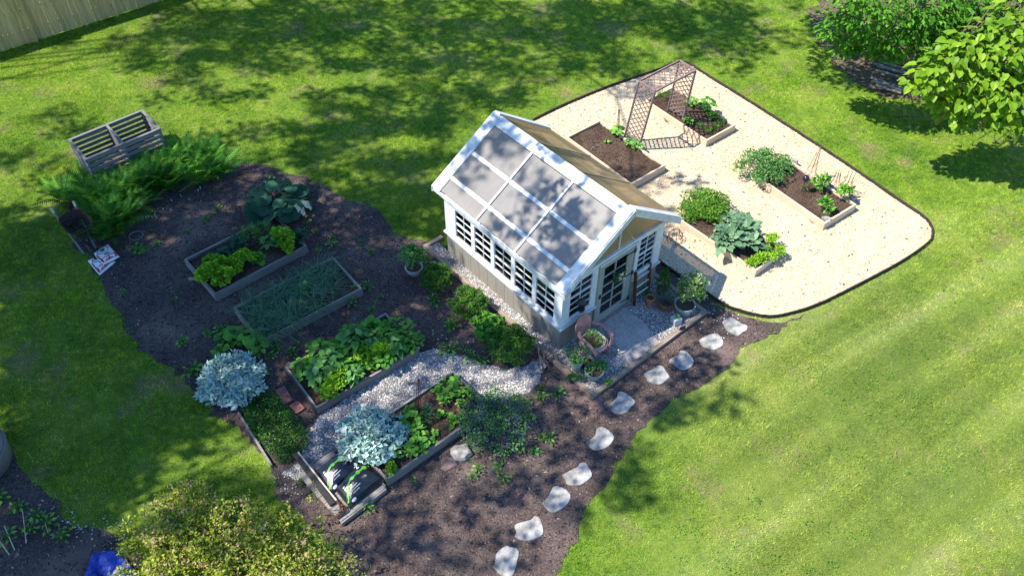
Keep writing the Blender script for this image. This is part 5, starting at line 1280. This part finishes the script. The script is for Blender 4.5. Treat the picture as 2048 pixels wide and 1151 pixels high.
# ================================================================ PALLET, BLACK BAGS AND TOOLS
pz = .13
pN, pL, pR = G(681, 1044, pz), G(597, 948, pz), G(771, 975, pz)
ex_ = pR-pN; Lp = np.linalg.norm(ex_); yw = math.atan2(ex_[1], ex_[0]); ey_ = np.array([-math.sin(yw), math.cos(yw), 0]); Wp = float((pL-pN)@ey_)
pl = thing('wooden_pallet', 'weathered wooden pallet carrying two black bags and tools', 'pallet', (pN[0], pN[1], 0), yw)
for k in range(8):
    y = Wp*k/8; lbox('slat', M['greywood'], pl, rng.uniform(-.015, .015), Lp, min(y, y+Wp/8)+.006, max(y, y+Wp/8)-.004, pz-.03, pz)
for x in (.02, Lp/2-.05, Lp-.14): lbox('bearer', M['greywood'], pl, x, x+.09, min(0, Wp), max(0, Wp), .0, pz-.031)
lbox('front_board', M['greywood'], pl, 0, Lp, -.03 if Wp > 0 else .001, -.001 if Wp > 0 else .03, .0, pz-.004)
lbox('side_board', M['edgewood'], pl, Lp+.002, Lp+.03, min(0, Wp)+.02, max(0, Wp)-.02, .0, pz+.03)
def zp(x, y): return 580+x*.1738, 860+y*.1738
def blackbag(corners, z, h, label):
    mb, S, base = pillow([zp(*q) for q in corners], z, h); o = mb.build('black_bag', M['blackbag'], loc=base); tag(o, label, 'bag', 'black bags on the pallet')
    # corners: left, top, right, bottom as seen; u from left corner to top corner, v towards the bottom
    W_ = .030
    pts = [(.05, .60), (.14, .44), (.30, .40), (.50, .42), (.70, .44), (.95, .47)]
    pts = [(.02, .86), (.22, .46), (.36, .36), (.62, .36), (.96, .36)]
    sh = []
    for i in range(len(pts)-1):
        a, b = np.array(pts[i]), np.array(pts[i+1]); nn = np.array([-(b-a)[1], (b-a)[0]]); nn = nn/np.linalg.norm(nn)*W_
        sh.append([a-nn, b-nn, b+nn, a+nn])
    sh += [circ(c, .062, .075) for c in ((.42, .36), (.62, .36), (.82, .36))]
    printed(S, base, sh, 'green_stripe', 'baggreen', o)
    words(S, base, '2', (.66, .25), (.17, .0), (0, -.24), 'ink', o)
    words(S, base, '12B', (.58, .64), (.085, 0), (0, -.11), 'zinc', o)
    printed(S, base, [[(.22, .62+.075*k), (.22+w, .62+.075*k), (.22+w, .65+.075*k), (.22, .65+.075*k)] for k, w in enumerate((.20, .25, .18))], 'print_lines', 'zinc', o)
    printed(S, base, [circ((.16, .93), .06, .04)], 'white_patch', 'ink', o)
    return o
blackbag([(275, 470), (640, 225), (860, 400), (480, 750)], .14, .19, 'rear black bag with green stripe, against the silver bush')
blackbag([(520, 680), (820, 350), (1115, 560), (690, 895)], .17, .22, 'front black bag with green stripe, lapped over the other bag')
p, q = G(*zp(60, 270), .22), G(*zp(490, 850), .17)
tag(MB().bar(p-(p+q)/2, q-(p+q)/2, .105, .05).build('black_plank', M['dark'], loc=(p+q)/2), 'long black plank lying across the pallet', 'plank')
p, q = G(*zp(95, 250), .26), G(*zp(535, 805), .22)
tool = thing('cultivator', 'garden cultivator with pale wooden handle lying along the black plank', 'garden tool', p)
MB().tube([(0, 0, 0), (q-p)*.5, q-p], .017, 6).build('handle', M['cedar'], tool)
hd = q-p; f_ = unit(hd*[1, 1, 0]); s_ = np.array([-f_[1], f_[0], 0])
MB().tube([hd, hd+f_*.12], .02, 6).build('socket', M['rust'], tool)
for k in range(5):
    o_ = s_*(k-2)*.035
    MB().tube(cubic([hd+f_*.10, hd+f_*.22+o_, hd+f_*.28+o_*1.2-s_*.10+[0, 0, -.02], hd+f_*.22+o_*1.3-s_*.22+[0, 0, -.05]], 8), .011, 5).build('tine', M['rust'], tool)

# ================================================================ LEFT AND BOTTOM EDGE
c = G(-70, 912, .35)
o = thing('plastic_tub', 'large rounded beige tub at the left edge of the photo', 'tub', (c[0], c[1], 0))
MB().lathe([(.56, 0), (.68, .05), (.70, .42), (.66, .50), (.58, .53), (.001, .54)], 40, sx=1.05).build('body', M['beige'], o, smooth=True)
MB().lathe([(.70, .40), (.725, .42), (.725, .45), (.69, .46)], 40, sx=1.05).build('rim', M['beige'], o)
def shrubmass():
    mb = MB(); c = G(420, 1110, .5)
    for px, py, w, h, n in ((350, 1082, 180, 1.1, 3400), (440, 1105, 200, 1.05, 3400), (560, 1130, 200, .8, 2900), (350, 1165, 190, 1.1, 2500), (430, 1190, 260, 1.2, 2600), (600, 1190, 240, .9, 2200), (380, 1015, 110, .85, 1000)):
        cc_ = G(px, py, h*.5); r = w/2/ppm(px, py)
        k = clump(int(n*1.15), (r, r*.9, h), T_OVAL, .068, 42, .26, thi=.98, spread=.98, rag=.5)
        for V, Fc, T in zip(k.V, k.F, k.T):
            mb.V.append(V+[cc_[0]-c[0], cc_[1]-c[1], 0]); mb.F.append(Fc+mb.n); mb.T.append(T)
            mb.n += len(V)
    o = tag(mb.build('flowering_shrub', M['shrub'], loc=(c[0], c[1], 0)), 'wide yellow green shrub with bronze tips at the bottom edge', 'shrub')
    st = MB(); sh = MB()
    for i in range(90):
        q_ = G(rng.uniform(270, 640), rng.uniform(990, 1180), .75)-c; b_ = np.array([q_[0], q_[1], rng.uniform(.55, .85)])
        if rng.random() < .35 and q_[1] > .8: continue
        d_ = unit(rdir(1)[0]*.6+[0, 0, 1.]); l_ = rng.uniform(.2, .42); P = b_+d_*np.linspace(0, l_, 12)[:, None]+rng.normal(0, .012, (12, 3))
        scatter(sh, T_OVAL, P, unit(rdir(12)+d_*.8), rdir(12, 0), .055, rng.uniform(.45, 1, 12)); st.tube([b_-[0, 0, .2], b_+d_*l_], [.006, .003], 4)
    kind_ = sh.build('shoot', M['shrub'], o)
    for i in range(26):
        a = rng.uniform(0, 6.28); q = rng.uniform(.2, 1.3); e = np.array([math.cos(a)*q*1.3, math.sin(a)*q*.8, rng.uniform(.6, 1.0)]); st.tube([e*[.25, .25, 0], e*[.7, .7, .6], e], [.014, .010, .005], 5)
    st.build('stem', M['twig'], o)
shrubmass()
q = poly([(188, 1112), (215, 1103), (245, 1108), (262, 1130), (300, 1170), (250, 1230), (150, 1215), (170, 1150)]); c = q.mean(0); nn = 30
lo, hi = q[:, :2].min(0), q[:, :2].max(0); gx, gy = np.meshgrid(np.linspace(lo[0], hi[0], nn), np.linspace(lo[1], hi[1], nn), indexing='ij')
gz = .06+.07*np.abs(np.sin(gx*9+2*np.sin(gy*5)))+.05*np.sin(gy*13+gx*4)+rng.normal(0, .008, gx.shape)
ins = inpoly(np.c_[gx.ravel(), gy.ravel()], q).reshape(gx.shape); V = np.stack([gx-c[0], gy-c[1], np.maximum(.03, gz)], -1).reshape(-1, 3)
f = [(i*nn+j, (i+1)*nn+j, (i+1)*nn+j+1, i*nn+j+1) for i in range(nn-1) for j in range(nn-1) if ins[i:i+2, j:j+2].all()]
o = MB().add(V, f).build('tarp', M['tarp'], loc=(c[0], c[1], 0)); md = o.modifiers.new('thickness', 'SOLIDIFY'); md.thickness = .012
tag(o, 'crumpled blue tarp beside the shrub at the bottom edge', 'tarp')
slabstone('pale_block', 'pale stone block lying on the blue tarp', 'stone', 243, 1147, .16, .10, 'stone', .12, 7, .7)
for i, (a, b) in enumerate((((45, 1020), (53, 1090)), ((8, 1050), (30, 1100)), ((-5, 1075), (20, 1110)), ((90, 1045), (96, 1065)))):
    p, q = G(*a, .25), G(*b, .0); tag(MB().tube([q-q, (p-q)], [.010, .005], 4).build('dry_stalk', M['cream'], loc=q), ['long pale dry stalk in the bare corner', 'dry stalk slanting near the tub', 'dry stalk nearest the left edge', 'short dry stalk in the bare corner'][i], 'stalk', 'dry stalks')
for i, (px, py, s) in enumerate(((5, 1000, 2.2), (40, 1018, 2.0), (75, 1035, 1.8), (100, 1050, 2.2), (65, 1060, 1.7), (130, 1075, 2.2), (20, 1075, 2.))):
    plant('weedlite', 'weed', 'low weed in the bare shaded corner at bottom left', 'weed', G(px, py, .012), s*.85, 'weeds in the bare corner')
# plant markers
for i, (px, py) in enumerate(((312, 432), (327, 421), (345, 403), (381, 401), (397, 383), (401, 378), (314, 437), (343, 422), (364, 394), (346, 327), (303, 366))):
    c = G(px, py, .0); tag(MB().box((-.012, 0, -.02), (.024, 0, 0), (0, .003, 0), (.0, -.03, .13)).build('plant_marker', M['white'], loc=c, rotz=rng.uniform(-.8, .8)), 'small white plant marker stuck in the bare mulch by the ferns', 'plant marker', 'white plant markers')
c = G(1185, 300, .17); tag(MB().box((-.03, 0, 0), (.06, 0, 0), (0, .004, 0), (0, -.03, .14)).build('plant_marker', M['white'], loc=c, rotz=.4), 'single white plant marker in the bare soil bed', 'plant marker')
an = np.linspace(0, 6.283, 25); c = G(272, 471, .02)
tag(MB().tube(np.stack([.16*np.cos(an), .16*np.sin(an), 0*an], 1), .006, 4).build('wire_hoop', M['zinc'], loc=c), 'thin wire hoop lying on the mulch below the ferns', 'hoop')

# ================================================================ FENCE
fp = [G(73, 83), G(234, 32)]; fdir = unit(fp[1]-fp[0]); sp_ = np.linalg.norm(fp[1]-fp[0]); fnr = np.array([-fdir[1], fdir[0], 0])
fe = thing('board_fence', 'tall weathered green board fence in the top left corner', 'fence', fp[0], math.atan2(fdir[1], fdir[0]))
x = -2*sp_
while x < sp_*2.9:
    wd = rng.uniform(.135, .15); mb = MB(); dz = rng.normal(0, .012)
    mb.bx(-.9, .9, -wd/2, wd/2, -.011, .011); o = mb.build('board', M['fence'], fe); o.rotation_euler = (R(90), R(-90), 0); o.rotation_euler = Matrix(((0, 1, 0), (0, 0, 1), (1, 0, 0))).to_euler(); o.location = (x, .04+rng.normal(0, .003), .92+dz); x += wd+.008
for k in (-1, 0, 1, 2):
    mb = MB(); mb.bx(-.95, .95, -.05, .05, -.05, .05); o = mb.build('post', M['fence'], fe); o.rotation_euler = Matrix(((0, 1, 0), (0, 0, 1), (1, 0, 0))).to_euler(); o.location = (k*sp_, -.03, .93)
for z in (.35, 1.0, 1.6): MB().bx(-2*sp_, 2.9*sp_, .056, .10, z, z+.09).build('rail', M['fence'], fe)

# ================================================================ TREES
SUN = np.array([-math.sin(R(79.74))*math.cos(R(55.04)), -math.cos(R(79.74))*math.cos(R(55.04)), math.sin(R(55.04))])
def limb(mb, a, b, r0, r1, n=6, sag=.12, seg=6):
    a, b = np.array(a, float), np.array(b, float); d = np.linalg.norm(b-a); m1 = a*.65+b*.35+rng.normal(0, d*.06, 3)+[0, 0, d*sag]; m2 = a*.3+b*.7+rng.normal(0, d*.05, 3)+[0, 0, d*sag*.8]
    mb.tube(cubic([a, m1, m2, b], n), np.linspace(r0, r1, n), seg)
def spray(mb, c, n, r, tm, size, t=(.1, 1), flat_=.6, droop=.3):
    P = c + rdir(n)*r*rng.random((n, 1))**.45*[1, 1, flat_]; out = unit(P-c)
    scatter(mb, tm, P, unit(out*[1, 1, .3]+rdir(n)*.45-[0, 0, droop]), unit(np.array([0, 0, 1.])+out*.35+rdir(n)*.35), size*rng.uniform(.65, 1.25, n), rng.uniform(*t, n))
def tree(label, name, base, trunk_pts, r0, sprays, leafm, tm, size, n, rr, flat_=.6, droop=.3, cat='tree', group=None, skip=0):
    t = thing(name, label, cat, base, 0, group); b = np.array(base)
    mb = MB(); tp = np.array(trunk_pts, float)-b; mb.tube(cubic(tp, 8), np.linspace(r0, r0*.45, 8), 9)
    for c, r in sprays[skip:]:
        c = np.asarray(c)-b; k = tp[np.argmin(np.linalg.norm(tp-c*[1, 1, .8], axis=1))]
        limb(mb, k, c, max(.016, r0*.16), .008, sag=.04)
    mb.build('trunk', M['bark'], t)
    mb = MB()
    for c, r in sprays: spray(mb, np.asarray(c)-b, n, r*rr, tm, size, flat_=flat_, droop=droop)
    mb.build('crown', M[leafm], t); return t
# catalpa and its neighbours, top right
S = lambda px, py, z, r=.5: (G(px, py, z), r)
ct = [S(*q) for q in ((1842, 160, 2.9, .45), (1868, 138, 3.1, .55), (1900, 112, 3.4, .6), (1925, 82, 3.7, .5), (1962, 100, 3.5, .6), (1905, 150, 3.0, .6), (1940, 140, 3.1, .6), (1880, 172, 2.7, .45), (1975, 150, 3.0, .5), (1918, 180, 2.6, .5), (1890, 200, 2.3, .35), (1912, 222, 2.0, .42), (1950, 190, 2.5, .45),
      (1995, 168, 2.9, .5), (2020, 195, 2.7, .55), (2045, 170, 2.8, .6), (1985, 215, 2.3, .5), (2025, 228, 2.2, .5), (2065, 215, 2.3, .6), (2000, 145, 3.1, .4), (2090, 160, 3., .7), (2060, 130, 3.3, .5), (2130, 200, 2.6, .7), (2110, 90, 3.6, .8), (2160, 130, 3.3, .8), (2010, 100, 3.6, .5), (2038, 62, 3.9, .55), (1992, 66, 3.8, .5), (2062, 92, 3.7, .5), (2030, 25, 4.1, .6))]
tb_ = G(1968, 62)
tc_ = tree('catalpa tree with large bright lime heart shaped leaves at the right edge', 'catalpa_tree', tb_, [tb_, tb_+[.1, -.2, 1.2], tb_+[.3, -.8, 2.4], tb_+[.4, -1.6, 3.4]], .20, ct, 'catalpa', T_HEART, .20, 62, 1.12, .6, .45)
for c, r in ct:
    for k in range(2):
        if rng.random() < .6:
            a = c-tb_+rdir(1)[0]*.3; l = rng.uniform(.22, .42)
            for j in range(2): MB().tube([a+rng.normal(0, .02, 3), a+[rng.normal(0, .04), rng.normal(0, .04), -l*.5], a+[rng.normal(0, .08), rng.normal(0, .08), -l]], .012, 4).build('seed_pod', M['pod'], tc_)

def shade_sprays(zones, hlo, hhi):
    out = []; sun = np.array([-math.sin(R(79.74))*math.cos(R(55.04)), -math.cos(R(79.74))*math.cos(R(55.04)), math.sin(R(55.04))])
    for px, py, w_, h_, n in zones:
        for _ in range(n):
            for tr_ in range(40):
                s_ = G(px+rng.uniform(-w_, w_), py+rng.uniform(-h_, h_)); h = rng.uniform(hlo, hhi); p = s_+sun*h/sun[2]; x, y, d = pr(p)
                if y < -45 or (x > 1690 and y < 78) or x > 2120: out.append((p, .5)); break
    out2 = []
    for p, r in out:
        ok = True
        for c in LIT:
            d = p-c; t = d@sun
            if t > 0 and np.linalg.norm(d-t*sun) < .95: ok = False
        if ok: out2.append((p, r))
    return out2
LIT = [c for c, r in ct] + [G(*q) for q in ((1712, 70, 2.6), (1770, 20, 3.6), (1778, 62, 3.), (1808, 42, 3.2), (1842, 62, 3.), (1870, 30, 3.4), (1935, 45, 2.9), (1990, 50, 2.8))]
mp_extra = shade_sprays([(1690, 80, 60, 40, 9), (1720, 150, 70, 35, 9), (1800, 190, 60, 40, 9), (1840, 110, 80, 60, 10)], 3., 7.)
mp2_extra = shade_sprays([(1880, 240, 60, 35, 9), (1960, 290, 80, 60, 14), (2020, 350, 60, 40, 8), (1950, 150, 90, 80, 10)], 3.5, 7.5)
mp = mp_extra + [S(*q) for q in ((1692, 92, 2.2, .4), (1712, 70, 2.6, .5), (1735, 45, 3.2, .5), (1745, 90, 2.4, .45), (1770, 20, 3.6, .6), (1778, 62, 3., .55), (1800, 92, 2.4, .5), (1808, 42, 3.2, .6), (1745, 8, 3.8, .6), (1720, -15, 4., .6), (1830, 15, 3.6, .6), (1842, 62, 3., .55), (1860, 92, 2.6, .45), (1870, 30, 3.4, .6), (1690, -30, 4.2, .7), (1800, -30, 4.1, .8), (1852, -25, 4., .7), (1665, 60, 2.6, .35), (1680, 30, 3.2, .5), (1715, 25, 3.4, .55), (1755, 70, 2.8, .5), (1825, 70, 2.7, .45), (1845, 35, 3.2, .5), (1780, 105, 2.2, .35))]
tb2 = G(1812, 128)
tree('leafy tree with mid green foliage along the top edge left of the catalpa', 'maple_tree', tb2, [tb2, tb2+[-.05, .1, 1.1], tb2+[-.1, .5, 2.4], tb2+[-.3, .9, 3.6]], .17, mp, 'maple', T_OVAL, .165, 140, 1.15, .42, .45, skip=len(mp_extra))
mp2 = mp2_extra + [S(*q) for q in ((1910, 20, 3.2, .6), (1935, 45, 2.9, .5), (1965, 15, 3.3, .6), (1990, 50, 2.8, .55), (2010, 15, 3.2, .6), (2035, 50, 2.7, .6), (2040, 90, 2.3, .45), (1890, 55, 2.8, .4), (2070, 20, 3.2, .7), (1930, -25, 3.8, .7), (2010, -25, 3.8, .8), (1895, 85, 2.6, .4), (1920, 68, 2.8, .45), (1955, 62, 2.9, .5), (1975, 85, 2.5, .4), (2015, 75, 2.6, .5), (1985, 28, 3.2, .6), (2045, 5, 3.4, .7), (2040, 70, 2.6, .5), (1945, 0, 3.6, .6), (1900, -10, 3.8, .6), (2070, 60, 2.8, .6), (2100, 40, 3., .7), (1885, 30, 3.2, .5))]
tb3 = G(1858, 112)
tree('leaning grey trunked tree with dark green leaves between maple and catalpa', 'leaning_tree', tb3, [tb3, tb3+[.25, .2, 1.], tb3+[.7, .5, 2.2], tb3+[1.3, .6, 3.2]], .20, mp2, 'maple', T_OVAL, .165, 140, 1.2, .42, .45, skip=len(mp2_extra))
tb4 = G(1697, 66)
tt = thing('tree_stump', 'short thick brown tree stump under the leaves in the bare patch', 'tree stump', tb4)
MB().tube([(0, 0, -.05), (.0, .0, .35), (.08, .1, .9), (.1, .2, 1.5)], [.30, .24, .20, .17], 12).build('trunk', M['bark'], tt)
pl_ = [((1748, 128), (1812, 146)), ((1755, 133), (1822, 151)), ((1750, 140), (1800, 154)), ((1742, 155), (1808, 178)), ((1746, 162), (1815, 184)), ((1752, 170), (1802, 186)), ((1758, 124), (1830, 143))]
for i, (a, b) in enumerate(pl_):
    p, q = G(*a, .1+.04*(i % 3)), G(*b, .1+.04*((i+1) % 3)); c = (p+q)/2
    tag(MB().tube(cubic([p-c, (p-c)*.3+rng.normal(0, .02, 3), q-c], 6), np.linspace(.045, .032, 6), 6).build('log_pole', M['greywood'], loc=c), 'weathered grey pole in the heap under the trees', 'pole', 'heap of weathered poles')
for i, (px, py) in enumerate(((1852, 118), (1838, 120), (1862, 108))):
    mb = tuft(26, .55, .010, 1.6); tag(mb.build('grass_clump', M['wispy'], loc=G(px, py, .01)), ['grey grass clump at the foot of the leaning tree', 'grey grass clump by the maple trunk', 'grey grass clump behind the leaning trunk'][i], 'grass clump', 'grass clumps under the trees')
for i, (px, py) in enumerate(((1694, 110), (1750, 112))):
    plant('pepper', 'sapling', ['bright sapling left of the pole heap in the bare patch', 'leafy sapling near the maple trunk'][i], 'sapling', G(px, py, .01), 1.6)

# ---- tall trees standing to the left, outside the picture: their crowns dapple the garden
ROWS = ['20004688887666767887767632', '01245677675366654583254421', '00001542123566764206310000', '12000000146878871122000000', '24101344378656786540000000', '33566676667888765540000000', '67776887766898666555000000', '99988899998888876666200000', '99999999999999775640000000', '99999999999999864632000000', '99999999979999865653230000', '99999987777644665645530000', '99999988876467765545741000', '99999885676567777544620000', '99998643454345565423200000', '99986556754344653434300000', '99973124644565433320000000', '99963112322342111000000000']
trees = [(np.array([-18.5, 4.0, 0]), 'broad shade tree standing left of the photo beside the bare corner'), (np.array([-22., 12.5, 0]), 'shade tree standing beyond the left edge level with the ferns'),
         (np.array([-27., 20.0, 0]), 'shade tree standing left of the fence corner'), (np.array([-15., 29., 0]), 'shade tree standing behind the fence beyond the top edge'), (np.array([-7., 31.5, 0]), 'tall shade tree standing beyond the top edge right of the fence')]
cl = [[] for _ in trees]
for r, row in enumerate(ROWS):
    for c_, ch_ in enumerate(row[:26]):
        d = (int(ch_)/9)**(.42 if r < 7 and c_ > 3 and int(ch_) > 3 else .9)*.995
        px0, py0 = c_*64, r*64
        onroof = 14 <= c_ <= 19 and 3 <= r <= 9
        if onroof: d = min(d, .42)
        if d <= 0: continue
        g0, g1, g2 = G(px0, py0+64), G(px0+64, py0+64), G(px0, py0)
        ar_ = np.linalg.norm(np.cross(g1-g0, g2-g0)); kk = -math.log(1-min(d, .997))*ar_/.42*(1.6 if ch_ == '9' and c_ < 9 else 1.); m = int(kk)+(rng.random() < kk % 1)
        for _ in range(m):
            s = G(px0+rng.uniform(-8, 72), py0+rng.uniform(-8, 72), 2.5 if onroof else .1)
            for tr_ in range(30):
                h = rng.uniform(10., 19.); p = s+SUN*(h-s[2])/SUN[2]; x, y, dep = pr(p)
                if dep < .5 or x < -130 or y < -110 or y > 1260: break
            else: continue
            i = int(np.argmin([np.hypot(*(p-t[0])[:2]) for t in trees])); cl[i].append(p)
# left of the frame the canopy simply goes on
for _ in range(420):
    p = np.array([rng.uniform(-30, -17), rng.uniform(2, 26), rng.uniform(8, 18)]); x, y, dep = pr(p)
    if dep > .5 and -130 < x < 2200 and -110 < y < 1260: continue
    g = p-SUN*p[2]/SUN[2]; gx_, gy_, _d = pr(g)
    if gx_ > -40 and -60 < gy_ < 1200: continue
    cl[int(np.argmin([np.hypot(*(p-t[0])[:2]) for t in trees]))].append(p)
for (b, lab), C in zip(trees, cl):
    C = np.array(C); t = thing('shade_tree', lab, 'tree', b, 0, 'shade trees outside the frame')
    top = np.array([0, 0, C[:, 2].max()*.8]) if len(C) else np.array([0, 0, 9.])
    mb = MB(); mb.tube(cubic([(0, 0, -.1), (.1, .1, top[2]*.35), (-.1, .05, top[2]*.7), top], 9), np.linspace(.36, .10, 9), 10)
    cen = C[rng.choice(len(C), min(16, len(C)), replace=False)]
    for _ in range(3):
        w_ = np.argmin(((C[:, None]-cen[None])**2).sum(2), 1); cen = np.array([C[w_ == k].mean(0) if (w_ == k).any() else cen[k] for k in range(len(cen))])
    for k, q in enumerate(cen):
        mids = C[w_ == k]; limb(mb, [0, 0, top[2]*rng.uniform(.35, .85)], q-b, .07, .02, 7, .02)
        for e in mids[::4]: limb(mb, q-b, e-b, .016, .006, 4, .02, 4)
    mb.build('trunk', M['bark'], t)
    cr_ = rng.uniform(.28, .62, len(C)); ct_ = (42*(cr_/.42)**2).astype(int); n = int(ct_.sum())
    P = np.repeat(C-b, ct_, 0)+rdir(n)*np.repeat(cr_, ct_)[:, None]*rng.random((n, 1))**.4; mb = MB()
    scatter(mb, T_OVAL, P, rdir(n), rdir(n, -.3)+[0, 0, .5], .22*rng.uniform(.7, 1.3, n), rng.random(n)); mb.build('crown', M['shade'], t)
# ================================================================ LIGHT, SKY, CAMERA
SUN_AZ, SUN_EL = 79.74, 55.04      # azimuth the shadows point to (from +Y clockwise) and height
sd = Vector((-math.sin(R(SUN_AZ))*math.cos(R(SUN_EL)), -math.cos(R(SUN_AZ))*math.cos(R(SUN_EL)), math.sin(R(SUN_EL))))
w = bpy.data.worlds.new('World'); scene.world = w; w.use_nodes = True
nt = w.node_tree; bg = nt.nodes['Background']; sk = nt.nodes.new('ShaderNodeTexSky'); sk.sky_type = 'NISHITA'; sk.sun_disc = False
sk.sun_elevation = R(SUN_EL); sk.sun_rotation = math.atan2(sd.x, sd.y); sk.air_density = 1.2; sk.dust_density = .3; sk.ozone_density = 3.0
tn = nt.nodes.new('ShaderNodeMix'); tn.data_type = 'RGBA'; tn.blend_type = 'MULTIPLY'; tn.inputs[0].default_value = 1; tn.inputs[7].default_value = (.66, .92, 1.22, 1)
nt.links.new(sk.outputs[0], tn.inputs[6]); nt.links.new(tn.outputs[2], bg.inputs[0]); bg.inputs[1].default_value = .115
sl = bpy.data.lights.new('sun', 'SUN'); sl.energy = 4.8; sl.angle = R(.55); sl.color = (1., .95, .86)
so = bpy.data.objects.new('sun', sl); COL.objects.link(so); so.rotation_euler = sd.to_track_quat('Z', 'Y').to_euler(); so.location = (-20, 0, 30)
cd = bpy.data.cameras.new('camera'); cd.sensor_width = 36; cd.sensor_fit = 'HORIZONTAL'; cd.lens = F/2048*36; cd.clip_end = 500; cd.clip_start = .1
co = bpy.data.objects.new('camera', cd); COL.objects.link(co)
co.matrix_world = Matrix.Translation((0, 0, CH)) @ Matrix.Rotation(math.pi/2-PITCH, 4, 'X') @ Matrix.Rotation(-ROLL, 4, 'Z')
scene.camera = co
vs = scene.view_settings; vs.view_transform = 'Standard'; vs.look = 'None'; vs.exposure = 1.06; vs.gamma = 1; vs.use_curve_mapping = False
scene.cycles.max_bounces = 8; scene.cycles.transparent_max_bounces = 16
